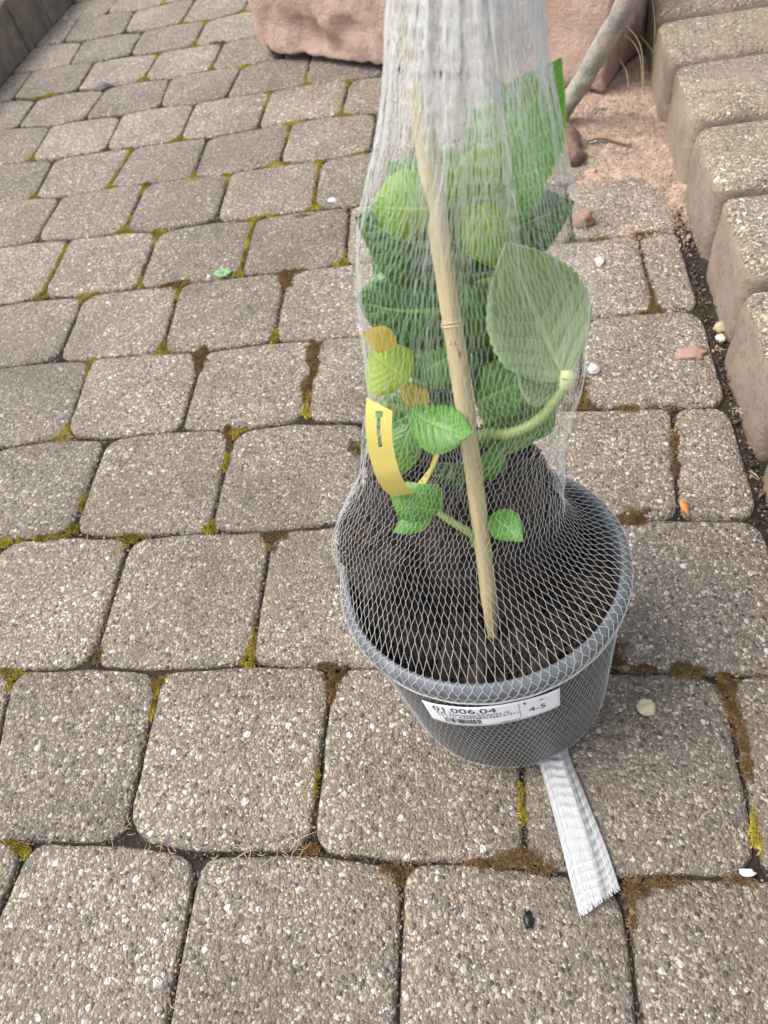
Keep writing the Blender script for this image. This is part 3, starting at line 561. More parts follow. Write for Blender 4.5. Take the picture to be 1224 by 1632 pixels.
def bark():
    t = NT('grey_bark')
    p = t.pos(False)
    c = t.mix(t.ramp(t.noise(p, 28, 6, .7), [(.3, 0.0), (.7, 1.0)]), (.19, .172, .15), (.37, .345, .31))
    c = t.mix(t.math('MULTIPLY', t.ramp(t.noise(p, 190, 5, .75), [(.50, 0.0), (.66, 1.0)]), .65), c, (.115, .092, .07))
    c = t.mix(t.math('MULTIPLY', t.ramp(t.noise(p, 14, 3), [(.60, 0.0), (.72, 1.0)]), .35), c, (.42, .27, .20))
    return t.done(t.bsdf(c, .8, t.noise(p, 120, 6, .7), .7, .003))
MAT['bark'] = bark()

def pot_plastic(name, c, rough, speck=.0):
    t = NT(name)
    p = t.pos(False)
    cc = t.mix(t.math('MULTIPLY', t.ramp(t.noise(p, 55, 6, .7), [(.5, 0.0), (.75, 1.0)]), .55), c, tuple(min(1, x * 2.4 + .03) for x in c))
    rr = t.math('MULTIPLY_ADD', t.noise(p, 40, 5, .6), .3, rough - .12)
    return t.done(t.bsdf(cc, rr, t.noise(p, 300, 3), .12, .001, **{'Specular IOR Level': .5}))
MAT['pot'] = pot_plastic('dark_grey_plastic', (.030, .032, .035), .45)
MAT['rim'] = pot_plastic('sky_tinted_rim_plastic', (.088, .098, .108), .40)  # rim base colour lightened and blued to carry the reflected sky

def leaf_mat(name, ca, cb, vein, gloss=.42, trans=.30, veinw=1.0):
    t = NT(name)
    uv = t.n('ShaderNodeUVMap')
    sp = t.n('ShaderNodeSeparateXYZ'); t.l(uv.outputs[0], sp.inputs[0])
    s = t.math('ABSOLUTE', t.math('SUBTRACT', t.math('MULTIPLY', sp.outputs[0], 2.0), 1.0))
    v = sp.outputs[1]
    p = t.pos(True)
    mid = t.math('LESS_THAN', s, t.math('MULTIPLY_ADD', v, -.045, .06))
    fr = t.math('FRACT', t.math('MULTIPLY', t.math('SUBTRACT', v, t.math('MULTIPLY', t.math('POWER', s, 1.15), .26)), 8.0))
    lat = t.ramp(t.math('ABSOLUTE', t.math('SUBTRACT', fr, .5)), [(.44, 0.0), (.485, 1.0)])
    fine = t.vor(p, 520, 'DISTANCE_TO_EDGE')
    net = t.math('MULTIPLY', t.ramp(fine.outputs['Distance'], [(.02, 1.0), (.14, 0.0)]), .38)
    vm = t.math('MAXIMUM', t.math('MAXIMUM', mid, t.math('MULTIPLY', lat, .8)), net)
    edge = t.ramp(s, [(.93, 0.0), (.97, .7)])
    vm = t.math('MULTIPLY', t.math('MAXIMUM', vm, edge), .80 * veinw)
    c = t.mix(t.ramp(t.noise(p, 60, 5, .6), [(.3, 0.0), (.7, 1.0)]), ca, cb)
    c = t.mix(vm, c, vein)
    h = t.math('SUBTRACT', t.math('MULTIPLY', t.noise(p, 500, 4), .4), t.math('MULTIPLY', t.math('MAXIMUM', mid, lat), .6))
    b = t.bsdf(c, gloss, h, .5, .0009)
    tr = t.n('ShaderNodeBsdfTranslucent')
    t.l(t.mix(1.0, c, (1.5, 1.7, .55), 'MULTIPLY'), tr.inputs['Color'])
    mx = t.n('ShaderNodeMixShader')
    mx.inputs[0].default_value = trans
    t.l(b.outputs[0], mx.inputs[1]); t.l(tr.outputs[0], mx.inputs[2])
    return t.done(mx)
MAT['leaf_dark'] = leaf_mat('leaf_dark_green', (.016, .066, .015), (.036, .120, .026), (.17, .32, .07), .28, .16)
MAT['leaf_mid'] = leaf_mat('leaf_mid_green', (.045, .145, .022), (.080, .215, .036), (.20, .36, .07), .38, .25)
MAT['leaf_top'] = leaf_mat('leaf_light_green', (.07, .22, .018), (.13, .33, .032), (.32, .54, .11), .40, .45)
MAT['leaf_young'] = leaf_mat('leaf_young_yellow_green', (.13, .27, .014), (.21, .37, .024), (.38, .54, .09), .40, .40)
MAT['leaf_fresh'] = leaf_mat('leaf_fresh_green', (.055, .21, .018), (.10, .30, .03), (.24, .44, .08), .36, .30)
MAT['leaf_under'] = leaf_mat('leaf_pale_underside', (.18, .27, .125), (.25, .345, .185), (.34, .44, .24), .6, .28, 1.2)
MAT['leaf_olive'] = leaf_mat('leaf_olive_green', (.075, .16, .03), (.12, .22, .05), (.20, .32, .09), .5, .3)  # olive green leaf colour
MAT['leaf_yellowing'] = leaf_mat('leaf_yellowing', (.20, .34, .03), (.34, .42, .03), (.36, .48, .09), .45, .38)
MAT['leaf_yellow'] = leaf_mat('leaf_withered_yellow', (.50, .36, .05), (.62, .44, .07), (.50, .34, .08), .55, .35)
MAT['stem'] = plain('green_stem', (.16, .24, .06), (.26, .34, .11), 60, .45, .2, .001, 200)
MAT['cut'] = plain('pale_stem_end', (.50, .55, .22), (.66, .68, .34), 80, .5, .2, .001, 200)

def bamboo():
    t = NT('bamboo')
    tc = t.n('ShaderNodeTexCoord')
    p = t.vmath('MULTIPLY', tc.outputs['Object'], (1.0, 1.0, .08))
    c = t.mix(t.ramp(t.noise(p, 420, 5, .7), [(.3, 0.0), (.7, 1.0)]), (.37, .29, .14), (.54, .44, .245))
    c = t.mix(t.math('MULTIPLY', t.ramp(t.noise(tc.outputs['Object'], 26, 5, .6), [(.52, 0.0), (.72, 1.0)]), .55), c, (.30, .25, .095))
    c = t.mix(t.math('MULTIPLY', t.ramp(t.noise(tc.outputs['Object'], 60, 6, .75), [(.63, 0.0), (.74, 1.0)]), .7), c, (.40, .21, .10))
    return t.done(t.bsdf(c, .5, t.noise(p, 900, 4), .25, .0006))
MAT['bamboo'] = bamboo()
MAT['bamboo_scar'] = plain('bamboo_scar', (.12, .07, .035), (.30, .18, .09), 120, .8, .4, .001)

def netting(name, c, alpha):
    t = NT(name)
    b = t.bsdf(c, .33, **{'Specular IOR Level': .55})
    tr = t.n('ShaderNodeBsdfTranslucent'); t.set(tr.inputs['Color'], c)
    mx = t.n('ShaderNodeMixShader'); mx.inputs[0].default_value = .35
    t.l(b.outputs[0], mx.inputs[1]); t.l(tr.outputs[0], mx.inputs[2])
    tp = t.n('ShaderNodeBsdfTransparent')
    m2 = t.n('ShaderNodeMixShader'); m2.inputs[0].default_value = alpha
    t.l(tp.outputs[0], m2.inputs[1]); t.l(mx.outputs[0], m2.inputs[2])
    return t.done(m2)
MAT['net'] = netting('white_plastic_netting', (.80, .80, .78), .56)
MAT['net_tail'] = netting('gathered_white_netting', (.70, .71, .72), .96)

def flat(name, c, rough=.6, **kw):
    t = NT(name)
    return t.done(t.bsdf(t.mix(t.math('MULTIPLY', t.noise(t.pos(False), 90, 4), .25), c, tuple(x * .8 for x in c)), rough, **kw))
MAT['paper'] = flat('sticker_paper', (.78, .78, .82), .55)
MAT['ink'] = flat('printed_ink', (.018, .018, .022), .6)
MAT['tag'] = flat('yellow_plastic_tag', (.90, .74, .20), .45)

# ------------------------------------------------------------------ ground
def grid_sheet(x0, x1, y0, y1, nx, ny, zf):
    V = [(x0 + (x1 - x0) * i / nx, y0 + (y1 - y0) * j / ny, 0) for j in range(ny + 1) for i in range(nx + 1)]
    V = [(x, y, zf(x, y)) for x, y, _ in V]
    F = [(j * (nx + 1) + i, j * (nx + 1) + i + 1, (j + 1) * (nx + 1) + i + 1, (j + 1) * (nx + 1) + i) for j in range(ny) for i in range(nx)]
    return mesh_of(V, F)

g = link('ground', grid_sheet(-150, 150, -150, 150, 2, 2, lambda x, y: -.06), MAT['earth'])
tag(g, kind='structure')
paving = link('paving', grid_sheet(-1.24, .30, -.50, 3.0, 150, 340,
              lambda x, y: -.0062 + .0040 * fbm((x, y, 0), 60, 4)), MAT['bed'])
tag(paving, kind='structure')

def line_y(k, x):
    L = ROW_LINES[k]
    if x <= L[0][0]: return L[0][1]
    for (xa, ya), (xb, yb) in zip(L, L[1:]):
        if x <= xb:
            return ya + (yb - ya) * (x - xa) / max(xb - xa, 1e-6)
    return L[-1][1]

def right_edge(y):
    return .252 + .012 * max(0, min(1, (y - .5) / .5))

def outline(k, xl, xr, seed):
    """rounded outline of one stone, counter-clockwise; xl/xr = (x_bottom, x_top)"""
    rn = random.Random(seed)
    gx, gy = .0016, .0001
    b0 = Vector((xl[0] + gx, line_y(k, xl[0]) + gy)); b1 = Vector((xr[0] - gx, line_y(k, xr[0]) + gy))
    t1 = Vector((xr[1] - gx, line_y(k + 1, xr[1]) - gy)); t0 = Vector((xl[1] + gx, line_y(k + 1, xl[1]) - gy))
    pts = []
    C = [b0, b1, t1, t0]
    rad = [min(rn.uniform(.014, .033), .38 * min((C[i] - C[i - 1]).length, (C[(i + 1) % 4] - C[i]).length)) for i in range(4)]
    for i in range(4):
        c, pv, nx = C[i], C[i - 1], C[(i + 1) % 4]
        r = rad[i]
        e1 = (pv - c).normalized(); e2 = (nx - c).normalized()
        a, b = c + e1 * r, c + e2 * r
        for j in range(5):
            u = j / 4
            q = a * (1 - u) ** 2 + c * (2 * u * (1 - u)) + b * u * u
            pts.append(q)
        nb = nx + (c - nx).normalized() * rad[(i + 1) % 4]
        for u in (.2, .4, .6, .8):
            q = b.lerp(nb, u)
            if i == 0: q.y = .45 * q.y + .55 * (line_y(k, q.x) + gy) + .0004
            if i == 2: q.y = .45 * q.y + .55 * (line_y(k + 1, q.x) - gy) - .0004
            pts.append(q)
    out = []
    for q in pts:
        n = noise.noise(Vector((q.x * 55, q.y * 55, seed * .37))) * .0022 + noise.noise(Vector((q.x * 190, q.y * 190, seed * .11))) * .0012
        cen = (b0 + b1 + t0 + t1) / 4
        out.append(q + (cen - q).normalized() * (n * .75 - .0003))
    return out

def stone_mesh(ol, ztop, depth, seed, tilt, bev=.0050, drop=.0030):
    n = len(ol)
    cen = sum(ol, Vector((0, 0))) / n
    V, F = [], []
    nar = .55 * min(max(q.x for q in ol) - min(q.x for q in ol), max(q.y for q in ol) - min(q.y for q in ol)) / 2
    def ring(inset, z, rough=0):
        s = len(V)
        for q in ol:
            d = cen - q
            qq = q + d.normalized() * min(inset, nar)
            zz = z + tilt[0] * (qq.x - cen.x) + tilt[1] * (qq.y - cen.y)
            if rough: zz += rough * noise.noise(Vector((qq.x * 40, qq.y * 40, seed)))
            V.append((qq.x, qq.y, zz))
        return s
    rs = [ring(-.001, ztop - depth), ring(-.0003, ztop - drop * 2.1), ring(bev * .12, ztop - drop), ring(bev * .5, ztop - drop * .32, .0006), ring(bev * 1.2, ztop - .0001, .001), ring(bev * 4, ztop + .0006, .0014)]
    for a, b in zip(rs, rs[1:]):
        for i in range(n):
            j = (i + 1) % n
            F.append((a + i, a + j, b + j, b + i))
    V.append((cen.x, cen.y, ztop + .001))
    c = len(V) - 1
    for i in range(n):
        F.append((rs[-1] + i, rs[-1] + (i + 1) % n, c))
    return mesh_of(V, F)

STONES = []
for k in sorted(ROW_JOINTS):
    ym = line_y(k, -.3)
    edges = [(-1.208, -1.208)] + [tuple(j) for j in ROW_JOINTS[k]] + [(right_edge(ym), right_edge(ym))]
    for j in range(len(edges) - 1):
        if edges[j + 1][0] - edges[j][0] < .03: continue
        sd = k * 37 + j * 5 + 3
        rn = random.Random(sd)
        ol = outline(k, edges[j], edges[j + 1], sd)
        STONES.append(ol)
        me = stone_mesh(ol, rn.uniform(-.0012, .0008), .045, sd, (rn.gauss(0, .006), rn.gauss(0, .006)))
        link('paving_stone', me, MAT['paver'], paving)

# ------------------------------------------------------------------ edging of raised blocks along the right side
def box_block(x0, x1, y0, y1, z0, z1, bev, seed, mats, nz=4, rough=.0022):
    """rough rectangular block: top face material 0, sides material 1"""
    bm = bmesh.new()
    bmesh.ops.create_cube(bm, size=1)
    for v in bm.verts:
        v.co = Vector((x0 + (v.co.x + .5) * (x1 - x0), y0 + (v.co.y + .5) * (y1 - y0), z0 + (v.co.z + .5) * (z1 - z0)))
    bmesh.ops.bevel(bm, geom=[e for e in bm.edges], offset=bev, segments=3, profile=.6, affect='EDGES')
    bmesh.ops.subdivide_edges(bm, edges=[e for e in bm.edges if e.calc_length() > .03], cuts=5, use_grid_fill=True)
    cen = Vector(((x0 + x1) / 2, (y0 + y1) / 2, (z0 + z1) / 2))
    for v in bm.verts:
        d = (v.co - cen).normalized()
        v.co += d * rough * (fbm(v.co, 35, 3, seed) + .7 * fbm(v.co, 9, 2, seed + 5))
    bm.normal_update()
    for f in bm.faces:
        f.material_index = 0 if f.normal.z > .55 else 1
    me = bpy.data.meshes.new('block')
    bm.to_mesh(me); bm.free()
    return me

edging = empty('block_edging', (.36, .5, 0))
tag(edging, 'raised edging of pale washed concrete blocks with brown faces along the paving', 'edging')
seams = [1.40, 1.245, 1.085, .922, .742, .574, .410, .232, .06, -.11, -.28, -.45]
for i, (ya, yb) in enumerate(zip(seams, seams[1:])):
    xf = right_edge((ya + yb) / 2) + .014 + random.uniform(-.006, .006)
    me = box_block(xf, xf + .235, yb + .0080, ya - .0080, -.05, .098 + random.uniform(-.003, .004), .0190, i * 3.1, None)
    b = link('block', me, [MAT['block_dusty'] if i < 4 else MAT['block_top'], MAT['block_side']], edging)
    b.rotation_euler = (random.gauss(0, .006), random.gauss(0, .008), 0)
for i, (ya, yb) in enumerate(zip(seams, seams[1:])):
    me = box_block(.512, .75, yb + .05, ya + .042, -.05, .094 + random.uniform(-.003, .004), .0135, i * 2.7 + 40, None)
    link('block', me, [MAT['block_dusty'] if i < 4 else MAT['block_top'], MAT['block_side']], edging)

pal = empty('kerb_edging', (-1.26, 1.7, 0))
tag(pal, 'low edging of dark stained concrete kerb blocks at the far end of the paving', 'edging')
ys = [2.78, 2.61, 2.44, 2.277, 2.11, 1.943, 1.770, 1.60, 1.43, 1.26, 1.09]
for i, (ya, yb) in enumerate(zip(ys, ys[1:])):
    xo = -1.212 - random.uniform(0, .006)
    me = box_block(xo - .075, xo, yb + .0025, ya - .0025, -.05, .108 + random.uniform(-.002, .006), .006, i * 4.3, None)
    link('block', me, [MAT['dark_block'], MAT['dark_block']], pal)

# ------------------------------------------------------------------ sandstone block
def sandstone_block():
    A, Bp = Vector((-.512, 1.462, 0)), Vector((.197, 1.050, 0))
    L = (Bp - A).length
    ex = (Bp - A).normalized(); ey = Vector((-ex.y, ex.x, 0))
    bm = bmesh.new()
    bmesh.ops.create_cube(bm, size=1)
    for v in bm.verts:
        v.co = Vector(((v.co.x + .5) * L, (v.co.y + .5) * .24, .004 + (v.co.z + .5) * .27))
    bmesh.ops.bevel(bm, geom=[e for e in bm.edges], offset=.009, segments=2, profile=.5, affect='EDGES')
    for _ in range(6):
        bmesh.ops.subdivide_edges(bm, edges=[e for e in bm.edges if e.calc_length() > .010], cuts=1, use_grid_fill=True)
    bmesh.ops.triangulate(bm, faces=[f for f in bm.faces if len(f.verts) > 4])
    for v in bm.verts:
        u, w, z = v.co
        d = Vector((u - L / 2, (w - .12) * 3, (z - .14) * 2)).normalized()
        p = Vector((u, w, z))
        rough = .012 * fbm(p, 9, 5, 3.0) + .009 * noise.turbulence(Vector((p.x * 34, p.y * 26, p.z * 15)), 4, False) - .004
        # chiselled pockets on the front face
        for cu, cz, ru, rz, dp in ((.16, .055, .05, .035, .012), (.27, .075, .035, .02, .010), (.25, .035, .02, .03, .008), (.56, .08, .06, .04, .008), (.07, .09, .03, .05, .006), (.40, .05, .05, .03, .007)):
            e = ((u - cu) / ru) ** 2 + ((z - cz) / rz) ** 2
            if w < .06 and e < 1: rough -= 1.5 * dp * (1 - e) ** .5 * (.5 + .5 * abs(noise.noise(p * 40)))
        v.co = p + d * rough
        if z < .03:
            v.co.z += .006 * max(0, noise.noise(Vector((u * 9, 3.3, 0)))) + (.010 if .03 < u < .5 and w < .03 else 0) * max(0, 1 - z / .02)
        if u < .03 and z < .05:
            v.co.x += (.05 - z) * .55
    M = Matrix(((ex.x, ey.x, 0, A.x), (ex.y, ey.y, 0, A.y), (0, 0, 1, 0), (0, 0, 0, 1)))
    bm.transform(M)
    me = bpy.data.meshes.new('sandstone')
    bm.to_mesh(me); bm.free()
    return me
sb = link('sandstone_block', sandstone_block(), MAT['sandstone'])
tag(sb, 'large rough hewn red sandstone block standing on the paving behind the netted plant', 'stone block')

# dark stone added to stand in for the black shadow between sandstone and edging
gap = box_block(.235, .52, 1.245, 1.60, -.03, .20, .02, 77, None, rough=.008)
gp = link('shadow_filler_stone', gap, [MAT['earth'], MAT['earth']])
tag(gp, 'dark earthy stone added for the black shadow in the gap between sandstone block and block edging', 'stone')

# ------------------------------------------------------------------ branch
def branch():
    a, b = Vector(BRANCH[0]), Vector(BRANCH[1])
    d = (b - a)
    pts = [a - d * .16, a, a + d * .28 + Vector((.006, 0, .002)), a + d * .55 + Vector((.001, .002, -.004)), b, b + d * .5 + Vector((-.004, 0, .012)), b + d * 1.1 + Vector((.0, .03, .02))]
    P = catmull(pts, 60)
    rad = [(.0162 - .0018 * min(1, i / 36)) * (1 + .10 * noise.noise(Vector((i * .35, 1, 0))) + .07 * math.exp(-((i - 22) / 2.2) ** 2)) for i in range(61)]
    rad[0] *= .75
    V, F = tube(P, rad, 28, True, .14)
    o = link('branch', mesh_of(V, F), MAT['bark'])
    tag(o, 'thick grey barked branch leaning up beside the red sandstone block', 'branch')
    k = Vector(P[11])
    v = (Vector(CAM_LOC) - k).normalized()
    kp = [k + v * .010, k + v * .0185]
    V, F = tube(kp, [.0075, .0055], 10)
    link('knot', mesh_of(V, F), MAT['twig'], o)
branch()

# ------------------------------------------------------------------ flower pot (leaning back on the bunched net under it)
PN = Vector((-.0828, .1082, .9907)).normalized()
PE = Vector((.9965, 0, .0833)).normalized()
PG = PN.cross(PE)
PB = Vector((0, 0, .0117))
R0, R1, PH = .0849, .0985, .164
def pot_pt(r, th, h):
    return PB + PN * h + (PE * math.cos(th) + PG * math.sin(th)) * r

def lathe(profile, seg=96):
    V, F = [], []
    n = len(profile)
    for i in range(seg):
        th = 2 * math.pi * i / seg
        for r, h in profile:
            V.append(pot_pt(r, th, h))
    for i in range(seg):
        i2 = (i + 1) % seg
        for j in range(n - 1):
            F.append((i * n + j, i2 * n + j, i2 * n + j + 1, i * n + j + 1))
    return mesh_of(V, F)

pot = empty('flower_pot', (0, 0, 0))
tag(pot, 'round dark grey plastic plant pot with rim tinted blue grey for the sky reflection, wrapped in white netting', 'plant pot')
body = [(0.0005, .004), (R0 - .012, .004), (R0 - .007, 0), (R0 - .002, .001), (R0, .004)] + [(R0 + (R1 - R0) * t, .004 + .142 * t) for t in (.2, .4, .6, .8, 1)] + [(R1 + .0002, .1508)]
body += [(R1 - .0026, .1512), (R1 - .0045, .12), (R1 - .009, .06), (R0 - .006, .012), (.0005, .010)]
link('pot_body', lathe(body), MAT['pot'], pot)
rimp = [(R1 - .0005, .1500), (R1 + .0030, .1492), (R1 + .0044, .1505), (R1 + .0050, .1540), (R1 + .0050, .1585), (R1 + .0044, .1602), (R1 + .0032, .1618), (R1 + .0006, .1638), (R1 - .0006, .1642), (R1 - .0018, .1634), (R1 - .0026, .1610), (R1 - .0032, .1540), (R1 - .0030, .1495), (R1 - .0005, .1500)]
link('rim', lathe(rimp), MAT['rim'], pot)

# sticker with print, stuck on the netting below the rim
TOP = [(-115.4, .1287), (-107.5, .1353), (-94.5, .1392), (-77.8, .1426), (-60.9, .1379)]
BOT = [(-115.0, .0954), (-102.2, .1010), (-91.2, .1060), (-76.7, .1110), (-60.2, .1091)]
def interp(L, x):
    for (a, ya), (b, yb) in zip(L, L[1:]):
        if x <= b: return ya + (yb - ya) * (x - a) / (b - a)
    return L[-1][1]
def smooth_interp(L, x):
    return sum(interp(L, min(max(x + d, L[0][0]), L[-1][0])) for d in (-6, -3, 0, 3, 6)) / 5
def sticker_pt(u, v, off):
    th = -115.2 + 54.7 * u
    h = smooth_interp(TOP, th) * (1 - v) + smooth_interp(BOT, th) * v
    r = R0 + (R1 - R0) * h / .146 + off
    return pot_pt(r, R(th), h)
def sticker_sheet(off, nu=40, nv=8, flip=False):
    V, F = [], []
    for s in (0, 1):
        for j in range(nv + 1):
            for i in range(nu + 1):
                V.append(sticker_pt(i / nu, j / nv, off - .0003 * s))
    N = (nu + 1) * (nv + 1)
    for j in range(nv):
        for i in range(nu):
            a = j * (nu + 1) + i
            F.append((a, a + nu + 1, a + nu + 2, a + 1))
            F.append((N + a, N + a + 1, N + a + nu + 2, N + a + nu + 1))
    for i in range(nu):
        F.append((i, i + 1, N + i + 1, N + i)); b = nv * (nu + 1) + i
        F.append((b, N + b, N + b + 1, b + 1))
    for j in range(nv):
        a = j * (nu + 1); F.append((a, N + a, N + a + nu + 1, a + nu + 1))
        b = a + nu; F.append((b, b + nu + 1, N + b + nu + 1, N + b))
    return mesh_of(V, F)
STK = .0030
stk = link('sticker', sticker_sheet(STK), MAT['paper'], pot)
tag(stk, 'white paper barcode sticker reading 01.006.04')

def print_text(s, u0, u1, v0, v1):
    cu = bpy.data.curves.new('text', 'FONT')
    cu.body = s
    cu.resolution_u = 3
    ob = bpy.data.objects.new('text', cu)
    col.objects.link(ob)
    bpy.context.view_layer.update()
    me = bpy.data.meshes.new_from_object(ob.evaluated_get(bpy.context.evaluated_depsgraph_get()))
    bpy.data.objects.remove(ob, do_unlink=True)
    xs = [v.co.x for v in me.vertices]; ys_ = [v.co.y for v in me.vertices]
    xa, xb, ya, yb = min(xs), max(xs), min(ys_), max(ys_)
    bm = bmesh.new(); bm.from_mesh(me)
    bmesh.ops.subdivide_edges(bm, edges=[e for e in bm.edges if e.calc_length() > .3], cuts=1)
    for v in bm.verts:
        u = u0 + (u1 - u0) * (v.co.x - xa) / (xb - xa)
        w = v1 + (v0 - v1) * (v.co.y - ya) / (yb - ya)
        v.co = sticker_pt(u, w, STK + .00025)
    bm.to_mesh(me); bm.free()
    me.materials.clear()
    link('printed_text', me, MAT['ink'], stk, smooth=False)
print_text('01.006.04', .075, .545, .09, .33)
print_text("4 Pfl. Hortensie'SAXON *5", .085, .63, .36, .475)
print_text("12 LTG A30998845968191511", .10, .69, .50, .595)
print_text('808676/4', .555, .69, .875, .93)
print_text('1', .735, .748, .10, .22)
print_text('A', .845, .875, .12, .24)
print_text('4-5', .765, .885, .45, .68)
def bars():
    V, F = [], []
    u = .13
    rn = random.Random(5)
    def quad(ua, ub, va, vb):
        n = len(V)
        V.extend([sticker_pt(ua, va, STK + .00025), sticker_pt(ua, vb, STK + .00025), sticker_pt(ub, vb, STK + .00025), sticker_pt(ub, va, STK + .00025)])
        F.append((n, n + 1, n + 2, n + 3))
    while u < .42:
        w = rn.choice((.003, .003, .006, .009))
        quad(u, u + w, .63, .86)
        u += w + rn.choice((.003, .005, .008))
    return mesh_of(V, F)
link('barcode', bars(), MAT['ink'], stk, smooth=False)
q4 = [sticker_pt(u, v, STK + .00025) for u, v in ((.700, .12), (.700, .86), (.7035, .86), (.7035, .12))]
link('divider_line', mesh_of(q4, [(0, 1, 2, 3)]), MAT['ink'], stk, smooth=False)

# ------------------------------------------------------------------ potting soil with raised root ball
def soil_h(x, y):
    """height above z=0 of the soil surface"""
    base = .133 - .10 * (y) * .5
    f = ((x + .021) / .063) ** 2 + ((y - .052) / .041) ** 2
    s = max(0, min(1, (1.75 - f) / 1.2)); s = s * s * (3 - 2 * s)
    z = base + (.108 + .16 * (y - .03)) * s
    z += .055 * math.exp(-((x + .085) / .033) ** 2 - ((y - .022) / .045) ** 2)
    return z
def soil_mesh():
    V, F = [], []
    nr, na = 60, 150
    c0 = PB + PN * .13
    for i in range(nr + 1):
        r = (R1 - .0052) * (i / nr)
        for j in range(na):
            th = 2 * math.pi * j / na
            x = c0.x + r * math.cos(th); y = c0.y + r * math.sin(th)
            z = soil_h(x, y) + .018 * fbm((x, y, 0), 30, 4) + .008 * fbm((x, y, 2), 110, 3)
            V.append((x, y, z))
    for i in range(nr):
        for j in range(na):
            j2 = (j + 1) % na
            F.append((i * na + j, (i + 1) * na + j, (i + 1) * na + j2, i * na + j2))
    # lump of soil spilling over the left side of the rim
    bm = bmesh.new()
    bmesh.ops.create_icosphere(bm, subdivisions=5, radius=1)
    n0 = len(V)
    for v in bm.verts:
        p = Vector((v.co.x * .030, v.co.y * .048, v.co.z * .036))
        p += Vector((-.081, .036, .178))
        p += v.co * (.007 * fbm(p, 34, 4, 2) + .004 * fbm(p, 150, 3, 5))
        V.append(p)
    bm.verts.ensure_lookup_table()
    for f in bm.faces: F.append(tuple(n0 + v.index for v in f.verts))
    bm.free()
    # crumbs
    rn = random.Random(3)
    for k in range(9500):
        th = rn.uniform(0, 2 * math.pi); r = (R1 - .008) * math.sqrt(rn.random())
        x = c0.x + r * math.cos(th); y = c0.y + r * math.sin(th)
        z = soil_h(x, y) + .001
        if rn.random() < .25:
            t2, ph = rn.uniform(0, 6.28), rn.uniform(.1, 1.5)
            x = -.081 - .034 * math.cos(t2) * math.sin(ph); y = .036 + .050 * math.sin(t2) * math.sin(ph); z = .178 + .038 * math.cos(ph)
        s = rn.uniform(.0007, .0024) * (2.0 if rn.random() < .12 else 1)
        n0 = len(V)
        a = Vector((rn.gauss(0, 1), rn.gauss(0, 1), rn.gauss(0, 1))).normalized()
        b = a.orthogonal().normalized(); c = a.cross(b)
        for q in (a, -a, b * rn.uniform(.4, 1), -b * rn.uniform(.4, 1), c * rn.uniform(.4, 1), -c * rn.uniform(.4, 1)):
            V.append(Vector((x, y, z)) + q * s)
        for f in ((0, 2, 4), (0, 4, 3), (0, 3, 5), (0, 5, 2), (1, 4, 2), (1, 3, 4), (1, 5, 3), (1, 2, 5)):
            F.append(tuple(n0 + i for i in f))
    return mesh_of(V, F)
so = link('potting_soil', soil_mesh(), MAT['potting'], smooth=False)
tag(so, 'dark crumbly potting soil heaped in the grey pot and over its rim', 'soil', kind='stuff')

